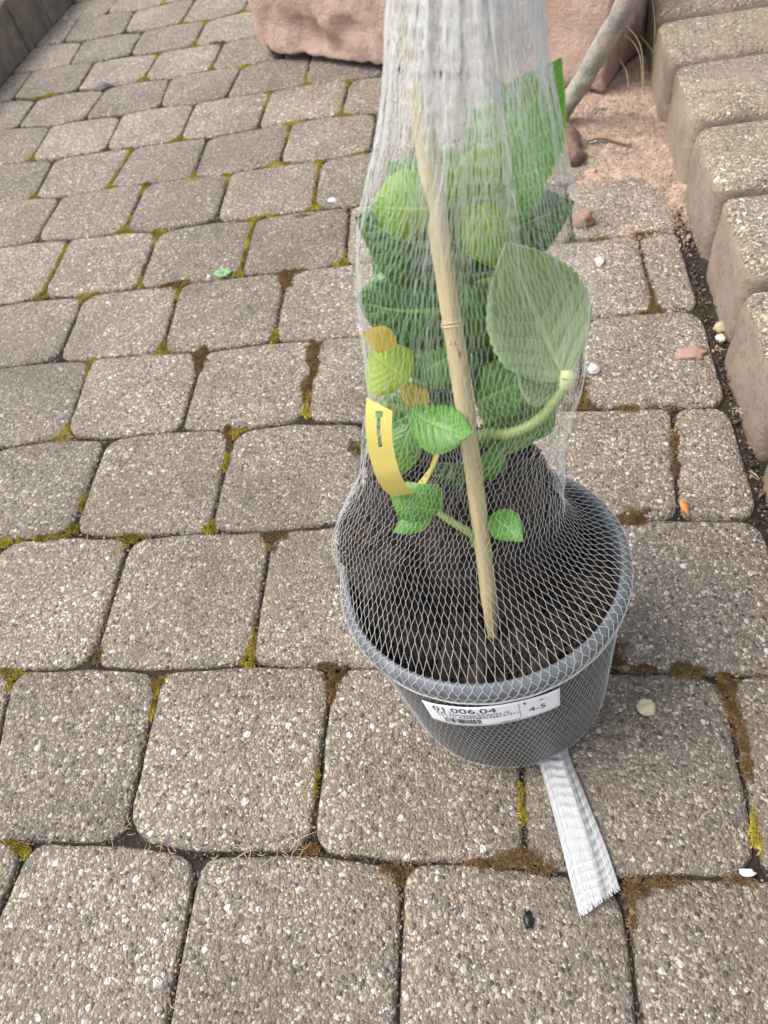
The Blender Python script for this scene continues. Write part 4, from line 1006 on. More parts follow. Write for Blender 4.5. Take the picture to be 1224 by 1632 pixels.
# ------------------------------------------------------------------ bamboo cane
def cane():
    a, b = Vector(CANE_POINTS[0]), Vector(CANE_POINTS[1])
    d = b - a
    o = empty('bamboo_cane', a)
    tag(o, 'tan bamboo cane stuck in the pot soil and rising through the netting', 'cane')
    zax = d.normalized(); xax = zax.orthogonal().normalized(); yax = zax.cross(xax)
    ts = [-.07 + .012 * i for i in range(130)]
    ts = [t for t in ts if t < 1.35] + [1.35]
    for c in (CANE_NODE_T,):
        ts += [c - .012, c - .006, c - .003, c, c + .002, c + .004, c + .010]
    ts = sorted(ts)
    V, F = [], []
    sides = 28
    L = d.length
    for t in ts:
        r = .0056 - .0006 * max(0, min(1.3, t))
        if t < .10: r *= .30 + .70 * max(0, (t + .07) / .17) ** .8
        e = (t - CANE_NODE_T) * L
        r *= 1 + .10 * math.exp(-(e / .0035) ** 2) - .09 * math.exp(-((e - .0035) / .0014) ** 2)
        off = Vector((.0016 * math.sin(t * 5), .001 * math.cos(t * 4), t * L))
        for k in range(sides):
            g_ = 2 * math.pi * k / sides
            rr = r * (1 + .03 * noise.noise(Vector((math.cos(g_), math.sin(g_), t * 9))))
            V.append((off.x + rr * math.cos(g_), off.y + rr * math.sin(g_), off.z))
    n = len(ts)
    for i in range(n - 1):
        for k in range(sides):
            k2 = (k + 1) % sides
            F.append((i * sides + k, i * sides + k2, (i + 1) * sides + k2, (i + 1) * sides + k))
    F.append(tuple(range(sides))[::-1]); F.append(tuple((n - 1) * sides + k for k in range(sides)))
    me = mesh_of(V, F)
    M = Matrix(((xax.x, yax.x, zax.x, a.x), (xax.y, yax.y, zax.y, a.y), (xax.z, yax.z, zax.z, a.z), (0, 0, 0, 1)))
    c = link('shaft', me, MAT['bamboo'], o)
    c.matrix_parent_inverse = Matrix.Translation(-a)
    c.matrix_basis = M
    # bud scar just below the node, on the side seen from the path
    V, F = [], []
    p0 = a + d * (CANE_NODE_T - .035)
    v = (Vector((.2, -.9, .35)))
    v = (v - zax * v.dot(zax)).normalized(); w = zax.cross(v)
    rn = random.Random(2)
    for k in range(9):
        q = p0 + zax * rn.uniform(-.006, .005) + (v * math.cos(rn.uniform(-.45, .45)) + w * rn.uniform(-.45, .45)) * .0058
        s = rn.uniform(.0006, .0014)
        n0 = len(V)
        for e in (zax * s * 2.2, -zax * s * 2.2, w * s * .5, -w * s * .5, v * s * .3, -v * s * .6): V.append(q + e)
        for f in ((0, 2, 4), (0, 4, 3), (0, 3, 5), (0, 5, 2), (1, 4, 2), (1, 3, 4), (1, 5, 3), (1, 2, 5)): F.append(tuple(n0 + i for i in f))
    link('bud_scar', mesh_of(V, F), MAT['bamboo_scar'], o)
    nc = a + d * CANE_NODE_T + xax * (.0016 * math.sin(CANE_NODE_T * 5)) + yax * (.001 * math.cos(CANE_NODE_T * 4))
    ring = [nc + (xax * math.cos(q / 32 * 6.2832) + yax * math.sin(q / 32 * 6.2832)) * .00555 + zax * (.0006 * math.sin(q / 32 * 12.6)) for q in range(33)]
    V, F = tube(ring, [.00075] * 33, 6, False)
    link('node_ring', mesh_of(V, F), MAT['bamboo'], o)
    ring = [p_ + zax * .0013 for p_ in ring]
    V, F = tube(ring, [.00045] * 33, 6, False)
    link('node_scar', mesh_of(V, F), MAT['bamboo_scar'], o)
cane()

# ------------------------------------------------------------------ hydrangea
plant = empty('hydrangea', (STEMS[0][0][0]))
tag(plant, 'leafy green young hydrangea inside the white netting in the grey pot', 'plant')
NVEIN = 8.0
def leaf_mesh(base, tip, hw, nrm, bend, fold, big, seed):
    """ovate toothed leaf, puckered between its side veins"""
    b, t = Vector(base), Vector(tip)
    ax = t - b; L = ax.length; ax = ax.normalized()
    n = Vector(nrm); n = (n - ax * n.dot(ax)).normalized()
    s_ = ax.cross(n).normalized()
    nt, ns = 64, 14
    rn = random.Random(int(seed * 10) + 5)
    tw = rn.uniform(-.25, .25); skew = rn.uniform(-.10, .10); ph = rn.uniform(0, 6.28)
    V, UV, F = [], [], []
    amp = .016 + .018 * big
    for i in range(nt + 1):
        v = i / nt
        w = (v ** .66) * ((1 - v) ** .98) / .327 if 0 < v < 1 else 0
        w = max(w, .012) * (1 + .05 * math.sin(v * 7 + ph))
        tooth = ((v * 15) % 1)
        for j in range(-ns, ns + 1):
            s = j / ns
            a_ = abs(s)
            edge = max(0, (a_ - .80) / .20)
            x = s * w * hw * (1 + .055 * (tooth - .4) * edge * (1 if .05 < v < .97 else 0))
            fr = ((v - .26 * a_ ** 1.15) * NVEIN) % 1
            puck = 1 - abs(math.cos(fr * math.pi)) ** 3 * 1.6
            z = -s * s * fold * hw * w * 1.6 + tw * s * v * hw * .5
            z += bend * L * (4 * v * (1 - v) - .9 * v * v)
            z += amp * hw * puck * min(1, a_ * 4) * (1 - a_ ** 5 * .6) * min(1, w * 1.6)
            z += .10 * hw * a_ ** 2.5 * math.sin(v * 8.5 + ph + (1.7 if s > 0 else 0)) * min(1, v * 4)
            z -= .10 * hw * edge ** 2
            z -= .05 * hw * math.exp(-(s / .07) ** 2) * (1 - v)
            V.append(b + ax * (v * L + .05 * L * a_ * (1 - v) * min(1, v * 5)) + s_ * (x + skew * hw * math.sin(v * 3.14)) + n * z)
            UV.append((s * .5 + .5, v))
    W_ = 2 * ns + 1
    for i in range(nt):
        for j in range(W_ - 1):
            a = i * W_ + j
            F.append((a, a + 1, a + W_ + 1, a + W_))
    me = mesh_of(V, F)
    ul = me.uv_layers.new(name='UVMap')
    for lp in me.loops:
        ul.data[lp.index].uv = UV[lp.vertex_index]
    return me
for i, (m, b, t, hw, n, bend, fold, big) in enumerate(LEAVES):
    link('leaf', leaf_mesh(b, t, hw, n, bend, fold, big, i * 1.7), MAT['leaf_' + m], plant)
for pts, ra, rb, m in STEMS:
    N = max(10, len(pts) * 6)
    P = catmull(pts, N)
    V, F = tube(P, [ra + (rb - ra) * i / N for i in range(N + 1)], 12, True, .06)
    link('stem', mesh_of(V, F), MAT[m], plant)

# ------------------------------------------------------------------ yellow loop tag
def tag_mesh():
    P = catmull(TAG_PATH, 90)
    view = Vector((.0, -.62, .78))
    nv = 14
    wid = .0135
    L = [0]
    for a, b in zip(P, P[1:]): L.append(L[-1] + (b - a).length)
    top, bot = [], []
    V, F = [], []
    for i, p in enumerate(P):
        t = (P[min(i + 1, 90)] - P[max(i - 1, 0)]).normalized()
        f = i / 90
        side = Vector((1, .12, .05)) if f < .5 else Vector((1, .12, .05)).lerp(Vector((.35, -.5, .8)), min(1, (f - .5) / .3))
        side = (side - t * side.dot(t)).normalized()
        n = side.cross(t).normalized()
        w = wid * (1 - .30 * max(0, (f - .45)) )
        for s in (0, 1):
            for j in range(nv + 1):
                x = (j / nv - .5)
                sl = (x + .5) * .006 * max(0, 1 - f * 12)      # slanted end
                V.append(p + side * (x * w) + t * sl + n * (.00025 * (1 if s else -1)))
    K = 2 * (nv + 1)
    def hole(i, j):
        u = L[i] + (L[i + 1] - L[i]) / 2
        x = ((j + .5) / nv - .5) * wid
        if (u - .0085) ** 2 + (x + .0000) ** 2 < .0024 ** 2: return True
        if .0085 < u < .030 and abs(x) < .00125: return True
        return False
    H = [[hole(i, j) for j in range(nv)] for i in range(90)]
    for i in range(90):
        for j in range(nv):
            if H[i][j]: continue
            a = i * K + j; b = a + K
            F.append((a, a + 1, b + 1, b))
            c, d = a + nv + 1, b + nv + 1
            F.append((c, d, d + 1, c + 1))
            if j == 0: F.append((a, b, d, c))
            if j == nv - 1: F.append((a + 1, c + 1, d + 1, b + 1))
            if j > 0 and H[i][j - 1]: F.append((a, b, d, c))
            if j < nv - 1 and H[i][j + 1]: F.append((a + 1, c + 1, d + 1, b + 1))
            if i == 0 or H[i - 1][j]: F.append((a, c, c + 1, a + 1))
            if i == 89 or H[i + 1][j]: F.append((b, b + 1, d + 1, d))
    return mesh_of(V, F), P
me, P = tag_mesh()
tg = link('plant_tag', me, MAT['tag'], smooth=False)
tag(tg, 'yellow plastic loop tag with a keyhole slot inside the netting', 'plant tag')
# black print along the back half of the loop
V, F = [], []
rn = random.Random(9)
for k in range(16):
    i = rn.randint(60, 86)
    p = P[i] + Vector((rn.uniform(-.002, .002), -.0012, rn.uniform(-.001, .0025)))
    s = rn.uniform(.0004, .001)
    n0 = len(V)
    for e in ((s, 0, 0), (-s, 0, 0), (0, s * .4, s), (0, -s * .4, -s)): V.append(p + Vector(e))
    F += [(n0, n0 + 2, n0 + 1), (n0, n0 + 1, n0 + 3), (n0, n0 + 3, n0 + 2), (n0 + 1, n0 + 2, n0 + 3)]
link('print_mark', mesh_of(V, F), MAT['ink'], tg, smooth=False)

# ------------------------------------------------------------------ netting
def net(lmin=-1, lscale=1.0, turn=0.0, thin=None):
    NC = 104
    SIDE = .0066
    # rings: (center, e-axis, g-axis, radius)
    X, Y = Vector((1, 0, 0)), Vector((0, 1, 0))
    rings = []
    def pr(h, r): rings.append((PB + PN * h, PE.copy(), PG.copy(), r, 1.0))
    pr(-.003, .055); pr(-.0035, R0 - .006); pr(.001, R0 + .0005); pr(.006, R0 + .0016)
    for t in (.25, .5, .75, .95): pr(.004 + .142 * t, R0 + (R1 - R0) * t + .0013)
    pr(.1440, R1 + .0020); pr(.1488, R1 + .0048); pr(.155, R1 + .0058); pr(.1602, R1 + .0056); pr(.1646, R1 + .0022); pr(.1660, R1 - .002)
    c0, e0, g0, r0, _ = rings[-1]
    cr = [(Vector(q[:3]), q[3], q[4]) for q in NET_RINGS]
    c1, r1, k1 = cr[0]
    for fxy, fz in ((.26, .10), (.50, .26), (.72, .48), (.88, .74)):
        f = fxy
        rings.append((Vector((c0.x + (c1.x - c0.x) * f, c0.y + (c1.y - c0.y) * f, c0.z + (c1.z - c0.z) * fz)), e0.lerp(X, f).normalized(), g0.lerp(Y, f).normalized(), r0 + (r1 - r0) * f, 1 + (k1 - 1) * f))
    for c, r, kk in cr: rings.append((c, X, Y, r, kk))
    dlast = (cr[-1][0] - cr[-2][0]).normalized()
    for k, rr in ((.02, .028), (.04, .026), (.065, .024), (.09, .020), (.105, .012)):
        rings.append((cr[-1][0] + dlast * k, X, Y, rr, 1.0))
    ncol0 = 18
    # dense table along the meridian
    nd = 1400
    C = catmull([r[0] for r in rings], nd); E = catmull([r[1] for r in rings], nd); G = catmull([r[2] for r in rings], nd)
    RK = catmull([(r[3], r[4], 0) for r in rings], nd)
    Rr = [v.x for v in RK]
    ln = [0.0]
    for i in range(nd):
        ln.append(ln[-1] + math.hypot((C[i + 1] - C[i]).length, Rr[i + 1] - Rr[i]))
    total = ln[-1]
    rows_ = []
    s = 0.0
    i = 0
    while s < total - .001:
        while ln[i + 1] < s: i += 1
        u = (s - ln[i]) / max(1e-9, ln[i + 1] - ln[i])
        c = C[i].lerp(C[i + 1], u); r = Rr[i] + (Rr[i + 1] - Rr[i]) * u
        if i / nd * (len(rings) - 1) >= lmin: rows_.append((c, E[i].normalized(), G[i].normalized() * RK[i].y, r, i / nd * (len(rings) - 1)))
        hw = 2 * math.pi * r / NC / 2
        s += math.sqrt(max(SIDE ** 2 - hw ** 2, (.0040) ** 2))
    nr = len(rows_)
    pos = np.zeros((nr, NC, 3)); up = np.zeros((nr, NC, 3))
    lvl = np.array([r[4] for r in rows_])
    Cn = np.array([list(r[0]) for r in rows_]); En = np.array([list(r[1]) for r in rows_]); Gn = np.array([list(r[2]) for r in rows_]); Rn = np.array([r[3] for r in rows_])
    th = (np.arange(NC)[None, :] + .5 * (np.arange(nr)[:, None] % 2)) * 2 * np.pi / NC + turn
    colm = np.clip((lvl - ncol0) / 4, 0, 1)          # 0 on the pot, 1 on the free column
    upper = np.clip((lvl - 27) / 12, 0, 1)
    # folds of the loose column; they drift slowly round it
    ph = lvl[:, None] * .16
    fold = (.030 * np.sin(3 * th + 1.1 + ph * 1.7) + .014 * np.sin(7 * th + 2.0 - ph * 2.3)) * colm[:, None]
    fold += (.030 * np.sin(9 * th + 1.3 + ph * .8) + .012 * np.sin(17 * th + .4)) * upper[:, None]
    fold -= np.clip(fold.max(axis=1, keepdims=True) - .035, 0, None) * colm[:, None]
    # uneven spacing of the strands round the column
    thd = th + (.08 * np.sin(4 * th + .7 + ph) + .015 * np.sin(9 * th + 2.1 - ph)) * colm[:, None] + (.04 * np.sin(14 * th + ph * 1.3)) * upper[:, None]
    # the slack is bunched on the side away from the path's start, so the strands crowd together towards the front
    crowd = np.interp(lvl, [0, 3, 8, 10, 14, 18, 22, 27, 30, 38], [.1, .3, .1, .0, .0, .20, .34, .46, .58, .66])[:, None]
    thd = thd - crowd * np.sin(thd + math.pi / 2)
    thd = thd + (.022 * np.sin(5 * th + 1.9 * lvl[:, None]) + .014 * np.sin(11 * th - 2.7 * lvl[:, None] + 1) + .010 * np.sin(17 * th + 4.1 * lvl[:, None])) * (colm * np.clip(1.2 - 2.2 * crowd[:, 0], 0.05, 1))[:, None]
    rad = Rn[:, None] * (1 + fold) * lscale
    bul = np.exp(-((np.mod(th, 2 * np.pi) - 2.95) / .50) ** 2) * np.exp(-((lvl[:, None] - 15.2) / 2.4) ** 2)
    rad = rad + .0155 * bul
    pos = Cn[:, None, :] + rad[..., None] * (np.cos(thd)[..., None] * En[:, None, :] + np.sin(thd)[..., None] * Gn[:, None, :])
    # the net is pulled tight across the open side of the pot: a slack hollow right of the root ball
    jit = rng.normal(0, 1, pos.shape) * .00030
    pos[..., 2] += (.0011 * np.sin(6 * th + 1.7 * lvl[:, None]) + .0009 * np.sin(13 * th - 1.1 * lvl[:, None])) * (colm * (1 - .7 * upper))[:, None]
    pos = pos + jit * (np.where(colm > 0, 1.3, .55) * (1 - .75 * upper))[:, None, None]
    # meridian direction
    nxt = np.roll(pos, -1, 0); prv = np.roll(pos, 1, 0)
    up = nxt - prv
    up[0] = pos[1] - pos[0]; up[-1] = pos[-1] - pos[-2]
    up /= np.linalg.norm(up, axis=2, keepdims=True)
    kn = np.interp(lvl, [0, 8, 14, 22], [.0005, .0006, .0009, .0010])[:, None, None]
    lo = pos - up * kn; hi = pos + up * kn
    idx = np.arange(nr - 1)
    odd = (idx % 2).astype(int)
    jj = np.arange(NC)
    a_list, b_list, w_list = [lo.reshape(-1, 3)], [hi.reshape(-1, 3)], [np.repeat(np.interp(lvl, [0, 9, 14, 20, 28, 32, 36], [.00020, .00027, .00028, .00016, .00013, .00017, .00036]), NC)]
    for i_ in range(nr - 1):
        if i_ % 2 == 0: n1, n2 = (jj - 1) % NC, jj
        else: n1, n2 = jj, (jj + 1) % NC
        for nn in (n1, n2):
            a_list.append(hi[i_]); b_list.append(lo[i_ + 1][nn]); w_list.append(np.full(NC, float(np.interp(lvl[i_], [0, 7, 9, 14, 20, 28, 32, 36], [.00014, .00015, .00021, .00019, .00010, .00008, .00012, .00031]))))
    A = np.concatenate(a_list); B_ = np.concatenate(b_list); Wd = np.concatenate(w_list)
    if thin is not None:                       # the inner fold of the sleeve starts with its finest threads
        Wd = Wd * np.interp(A[:, 2], thin, [.2, .95])
    T = B_ - A
    T /= np.maximum(np.linalg.norm(T, axis=1, keepdims=True), 1e-9)
    ref = np.where(np.abs(T[:, 2:3]) > .9, np.array([[1., 0, 0]]), np.array([[0, 0, 1.]]))
    U = np.cross(T, ref); U /= np.linalg.norm(U, axis=1, keepdims=True)
    Vv = np.cross(T, U)
    ns = 3
    m = len(A)
    verts = np.zeros((m, 2 * ns, 3))
    for k in range(ns):
        an = 2 * math.pi * k / ns
        o = (U * math.cos(an) + Vv * math.sin(an)) * Wd[:, None]
        verts[:, k] = A + o
        verts[:, ns + k] = B_ + o
    base = (np.arange(m) * 2 * ns)[:, None]
    q = []
    for k in range(ns):
        k2 = (k + 1) % ns
        q.append(base + np.array([[k, k2, ns + k2, ns + k]]))
    quads = np.stack(q, 1).reshape(-1, 4)
    return big_mesh(verts.reshape(-1, 3), quads), m
me, nstr = net()
me2, nstr2 = net(29.5, .92, .03, (.425, .475))
bag = link('net_bag', me, MAT['net'])
tag(bag, 'tall white plastic netting sleeve pulled over the grey pot and plant', 'net')

MAT['net_inner'] = netting('folded_white_netting', (.90, .90, .89), .80)
link('inner_layer', me2, MAT['net_inner'], bag)

def net_tail():
    EL = catmull([(.020, -.030, .0065)] + [(x, y, 0.002) for x, y, _ in TAIL_EDGES[0]], 120)
    ER = catmull([(.048, -.026, .0065)] + [(x, y, 0.002) for x, y, _ in TAIL_EDGES[1]], 120)
    V, F = [], []
    rn = random.Random(4)
    ns = 120
    def surf(u, v):
        """u across 0..1, v along 0..1"""
        k = v * 120
        i = min(int(k), 119); f = k - i
        a = EL[i].lerp(EL[i + 1], f); b = ER[i].lerp(ER[i + 1], f)
        p = a.lerp(b, u)
        prof = math.sin(math.pi * u) ** .5
        foldz = .0018 * math.sin(u * 8.5 + 1.2 + v * 2.5) + .0007 * math.sin(u * 19 + v * 4)
        rib = .0015 * math.sin(v * 2 * math.pi * 21 + 2.2 * math.sin(u * 7)) * (.35 + .65 * max(0, 1 - v * .75))
        p = Vector(p)
        p.z += .0045 * prof + foldz * prof + rib * prof + (.004 * math.sin(math.pi * min(1, v * 1.3)) * prof)
        return p
    for s in range(ns):
        u0 = (s + .5) / ns
        end = 1.0 + .0
        ph = rn.uniform(0, 6.28); am = rn.uniform(.001, .004)
        dz = rn.uniform(0, .0006)
        w = rn.uniform(.00022, .0004)
        n = 90
        vend = 1.0 - rn.random() ** 2 * .05 + (rn.random() * .02 if rn.random() < .15 else 0)
        vend = min(vend, 1.0)
        pts = []
        for i in range(n + 1):
            v = i / n * vend
            u = min(.995, max(.005, u0 + am * math.sin(v * 30 + ph)))
            p = surf(u, v); p.z += dz
            pts.append(p)
        n0 = len(V)
        for i, p in enumerate(pts):
            V.append(p + Vector((-w * 1.3, 0, -w * .4))); V.append(p + Vector((0, 0, w))); V.append(p + Vector((w * 1.3, 0, -w * .4)))
        for i in range(n):
            b = n0 + i * 3
            F.append((b, b + 1, b + 4, b + 3)); F.append((b + 1, b + 2, b + 5, b + 4)); F.append((b + 2, b, b + 3, b + 5))
    # under-layers of the folded sleeve
    n0 = len(V)
    nu, nv = 40, 150
    for j in range(nv + 1):
        for i in range(nu + 1):
            p = surf(i / nu, j / nv * .985); p.z -= .0012
            V.append(p)
    for j in range(nv):
        for i in range(nu):
            a = n0 + j * (nu + 1) + i
            F.append((a, a + 1, a + nu + 2, a + nu + 1))
    n1 = len(V)
    for j in (0, nv):
        pass
    for j in range(nv + 1):
        for i in (0, nu):
            p = surf(i / nu, j / nv * .985); V.append(Vector((p.x, p.y, .0012)))
    for j in range(nv):
        F.append((n0 + j * (nu + 1), n1 + 2 * j, n1 + 2 * j + 2, n0 + (j + 1) * (nu + 1)))
        F.append((n0 + j * (nu + 1) + nu, n0 + (j + 1) * (nu + 1) + nu, n1 + 2 * j + 3, n1 + 2 * j + 1))
    return mesh_of(V, F)
tl = link('tail', net_tail(), MAT['net_tail'], bag)
tag(tl, 'gathered end of the white netting lying flat on the paving')
def net_bunch():
    """crumpled netting under the front of the pot, which props it up"""
    bm = bmesh.new()
    bmesh.ops.create_icosphere(bm, subdivisions=4, radius=1)
    for v in bm.verts:
        p = Vector((v.co.x * .045 + .012, v.co.y * .034 - .035, max(v.co.z, -.7) * .0085 + .008))
        p.z += .002 * noise.noise(p * 120)
        v.co = p
    me = bpy.data.meshes.new('bunch'); bm.to_mesh(me); bm.free()
    return me
link('bunch', net_bunch(), MAT['net_tail'], bag)

fp = [pot_pt(R1 + .0046, R(-125 + i * 1.6), .1488 + .0003 * math.sin(i * .7)) for i in range(70)]
V, F = tube(fp, [.0005 + .0003 * math.sin(i / 69 * math.pi) for i in range(70)], 6)
link('drawn_fold', mesh_of(V, F), MAT['net'], bag)

# ------------------------------------------------------------------ moss in the joints
BOX = [(min(q.x for q in o), max(q.x for q in o), min(q.y for q in o), max(q.y for q in o)) for o in STONES]
def near_stones(x0, x1, y0, y1):
    return [o for o, b in zip(STONES, BOX) if b[0] < x1 and b[1] > x0 and b[2] < y1 and b[3] > y0]
def on_stone(x, y, cand, margin=.0015):
    """depth of the point inside a stone outline (0 = in a joint)"""
    for o in cand:
        ins = False
        n = len(o)
        dmin = 1.0
        ax, ay = o[-1].x, o[-1].y
        for q in o:
            bx, by = q.x, q.y
            if (ay > y) != (by > y) and x < (bx - ax) * (y - ay) / (by - ay) + ax: ins = not ins
            dx, dy = bx - ax, by - ay
            t = ((x - ax) * dx + (y - ay) * dy) / (dx * dx + dy * dy + 1e-12)
            t = 0 if t < 0 else 1 if t > 1 else t
            d = math.hypot(ax + t * dx - x, ay + t * dy - y)
            if d < dmin: dmin = d
            ax, ay = bx, by
        if ins: return dmin
    return 0.0
def moss(kind):
    V, F = [], []
    rn = random.Random(17 if kind == 'y' else 23)
    for (k, cx, cy, ux, uy, vx, vy) in MOSS:
        if k != kind: continue
        ex = 1.5 if kind == 'y' else 1.3
        ux, uy, vx, vy = ux * ex, uy * ex, vx * ex, vy * ex
        area = abs(ux * vy - uy * vx) * math.pi
        n = int(min(2600, max(150, area / 1.0e-6 * 2.4)))
        sd = rn.uniform(0, 99)
        rx = math.hypot(ux, vx); ry = math.hypot(uy, vy)
        cand = near_stones(cx - rx, cx + rx, cy - ry, cy + ry)
        for _ in range(n):
            r = math.sqrt(rn.random()); th = rn.uniform(0, 6.283)
            a, b = r * math.cos(th), r * math.sin(th)
            lim = .78 + .45 * noise.noise(Vector((math.cos(th) * 1.6 + sd, math.sin(th) * 1.6, sd)))
            if r > lim: continue
            x = cx + ux * a + vx * b; y = cy + uy * a + vy * b
            if noise.noise(Vector((x * 170, y * 170, sd))) < (-.28 if kind == 'y' else -.30): continue
            d = on_stone(x, y, cand)
            spread = .0035 if kind == 'y' else .026
            if d > 0 and rn.random() < d / spread + (.15 if kind == 'y' else .0): continue
            edge = 1 - (r / lim) ** 2
            if d == 0: top = -.0016 + .0030 * edge + .0012 * noise.noise(Vector((x * 300, y * 300, 0)))
            else: top = .0004 + .0010 * edge - min(.0006, d * .05)
            s_ = rn.uniform(.0004, .0011)
            dr = Vector((rn.gauss(0, .55), rn.gauss(0, .55), 1)).normalized()
            e = dr.orthogonal().normalized()
            e = (Matrix.Rotation(rn.uniform(0, 6.28), 3, dr) @ e) * s_ * .6
            f_ = dr.cross(e)
            c = Vector((x, y, top))
            n0 = len(V)
            V += [c - dr * .003 + e * 1.2, c - dr * .003 - e * .6 + f_, c - dr * .003 - e * .6 - f_, c + dr * s_]
            F += [(n0, n0 + 1, n0 + 3), (n0 + 1, n0 + 2, n0 + 3), (n0 + 2, n0, n0 + 3)]
    return mesh_of(V, F)
m1 = link('moss', moss('y'), MAT['moss_y'], smooth=False)
tag(m1, 'yellow green moss cushions growing in the paving joints', 'moss', kind='stuff')
m2 = link('moss', moss('b'), MAT['moss_b'], smooth=False)
tag(m2, 'brown dried moss spreading from the paving joints', 'moss', kind='stuff')

def octa(V, F, rn, c, s_):
    n0 = len(V)
    a = Vector((rn.gauss(0, 1), rn.gauss(0, 1), rn.gauss(0, 1))).normalized()
    b = a.orthogonal().normalized(); c2 = a.cross(b)
    for q in (a, -a, b * rn.uniform(.5, 1), -b * rn.uniform(.5, 1), c2 * rn.uniform(.5, 1), -c2 * rn.uniform(.5, 1)):
        V.append(c + q * s_)
    for f in ((0, 2, 4), (0, 4, 3), (0, 3, 5), (0, 5, 2), (1, 4, 2), (1, 3, 4), (1, 5, 3), (1, 2, 5)):
        F.append(tuple(n0 + i for i in f))
def joint_grit():
    V, F = [], []
    rn = random.Random(41)
    for k in sorted(ROW_JOINTS):
        if k < 0 or k > 15: continue
        for _ in range(900):
            x = rn.uniform(-1.2, .25)
            if noise.noise(Vector((x * 14, k * 3.7, 0))) < -.12: continue
            y = line_y(k, x) + rn.gauss(0, .0016)
            octa(V, F, rn, Vector((x, y, rn.uniform(-.0045, -.0012))), rn.uniform(.0006, .0021))
        for (xb, xt) in ROW_JOINTS[k]:
            for _ in range(110):
                t = rn.random()
                x = xb + (xt - xb) * t + rn.gauss(0, .0019); y = line_y(k, xb) * (1 - t) + line_y(k + 1, xt) * t
                octa(V, F, rn, Vector((x, y, rn.uniform(-.0045, -.0010))), rn.uniform(.0006, .0023))
    for _ in range(2600):
        y = rn.uniform(-.4, 1.0); x = right_edge(y) + abs(rn.gauss(.004, .006))
        octa(V, F, rn, Vector((x, y, rn.uniform(-.008, .0005))), rn.uniform(.0007, .0028))
    return mesh_of(V, F)
t = NT('joint_grit')
gv = t.vor(t.pos(False), 300)
gs = t.n('ShaderNodeSeparateColor'); t.l(gv.outputs['Color'], gs.inputs[0])
MAT['grit'] = t.done(t.bsdf(t.ramp(gs.outputs[0], [(0, (.03, .022, .016)), (.45, (.085, .058, .038)), (.75, (.16, .11, .075)), (.93, (.34, .28, .2))], 'CONSTANT'), .95))
jg = link('joint_grit', joint_grit(), MAT['grit'], smooth=False)
tag(jg, 'dark brown grit and crumbs lying in the paving joints', 'grit', kind='stuff')

# ------------------------------------------------------------------ reddish soil swept against the edging
def loose_soil():
    V, F = [], []
    x0, x1, y0, y1 = .04, .285, .60, 1.26
    nx, ny = 110, 290
    def h(x, y):
        dx = (x - .20) / .115; dy = (y - .97) / .30
        m = 1.0 - (dx * dx * (1 if dx < 0 else .15) + dy * dy)
        m += .75 * fbm((x, y, 0), 16, 4, 4) + .30 * fbm((x, y, 1), 70, 3)
        z = -.004 + .0085 * max(-.6, min(1.15, m)) + .0016 * fbm((x, y, 3), 160, 3)
        if y > 1.02: z += .05 * (y - 1.02) * max(0, min(1, (x - .12) / .06))
        return z
    for j in range(ny + 1):
        for i in range(nx + 1):
            x = x0 + (x1 - x0) * i / nx; y = y0 + (y1 - y0) * j / ny
            V.append((x, y, h(x, y)))
    for j in range(ny):
        for i in range(nx):
            a = j * (nx + 1) + i
            F.append((a, a + 1, a + nx + 2, a + nx + 1))
    rn = random.Random(8)
    for k in range(8000):
        x = x1 - .012 - abs(rn.gauss(0, .075)); y = rn.gauss(.93, .19)
        if not (x0 < x < x1 - .01 and y0 < y < y1): continue
        z = max(h(x, y), .0005)
        s = rn.uniform(.0007, .0022) * (1.9 if rn.random() < .06 else 1)
        n0 = len(V)
        a = Vector((rn.gauss(0, 1), rn.gauss(0, 1), rn.gauss(0, 1))).normalized()
        b = a.orthogonal().normalized(); c = a.cross(b)
        for q in (a, -a, b * rn.uniform(.5, 1), -b * rn.uniform(.5, 1), c * rn.uniform(.5, 1), -c * rn.uniform(.5, 1)):
            V.append(Vector((x, y, z)) + q * s)
        for f in ((0, 2, 4), (0, 4, 3), (0, 3, 5), (0, 5, 2), (1, 4, 2), (1, 3, 4), (1, 5, 3), (1, 2, 5)):
            F.append(tuple(n0 + i for i in f))
    return mesh_of(V, F)
ls = link('loose_soil', loose_soil(), MAT['red_soil'], smooth=False)
tag(ls, 'loose reddish soil and grit swept against the block edging', 'soil', kind='stuff')

# ------------------------------------------------------------------ dry plant litter
def litter():
    V, F = [], []
    rn = random.Random(31)
    for cx, cy, s, n in LITTER:
        for _ in range(n):
            x, y = cx + rn.gauss(0, s * .5), cy + rn.gauss(0, s * .28)
            if rn.random() < .35: continue
            L = rn.uniform(.005, .018); a = rn.gauss(0, .8) + (0 if rn.random() < .6 else 1.5)
            p0 = Vector((x, y, .0018 + rn.random() * .0015)); d = Vector((math.cos(a), math.sin(a), 0))
            bow = Vector((-d.y, d.x, rn.uniform(-.1, .5))) * rn.gauss(0, .18) * L
            P = [p0 - d * L / 2, p0 + bow, p0 + d * L / 2]
            v, f = tube(catmull(P, 5), [w * rn.uniform(.00018, .00036) for w in (.5, 1, 1.1, 1, .8, .3)], 4, False)
            n0 = len(V); V += v; F += [tuple(n0 + i for i in q) for q in f]
    return mesh_of(V, F)
lt = link('dry_litter', litter(), MAT['straw'], smooth=False)
tag(lt, 'wisps of dry straw and root fibres lying along the paving joints', 'straw', kind='stuff')

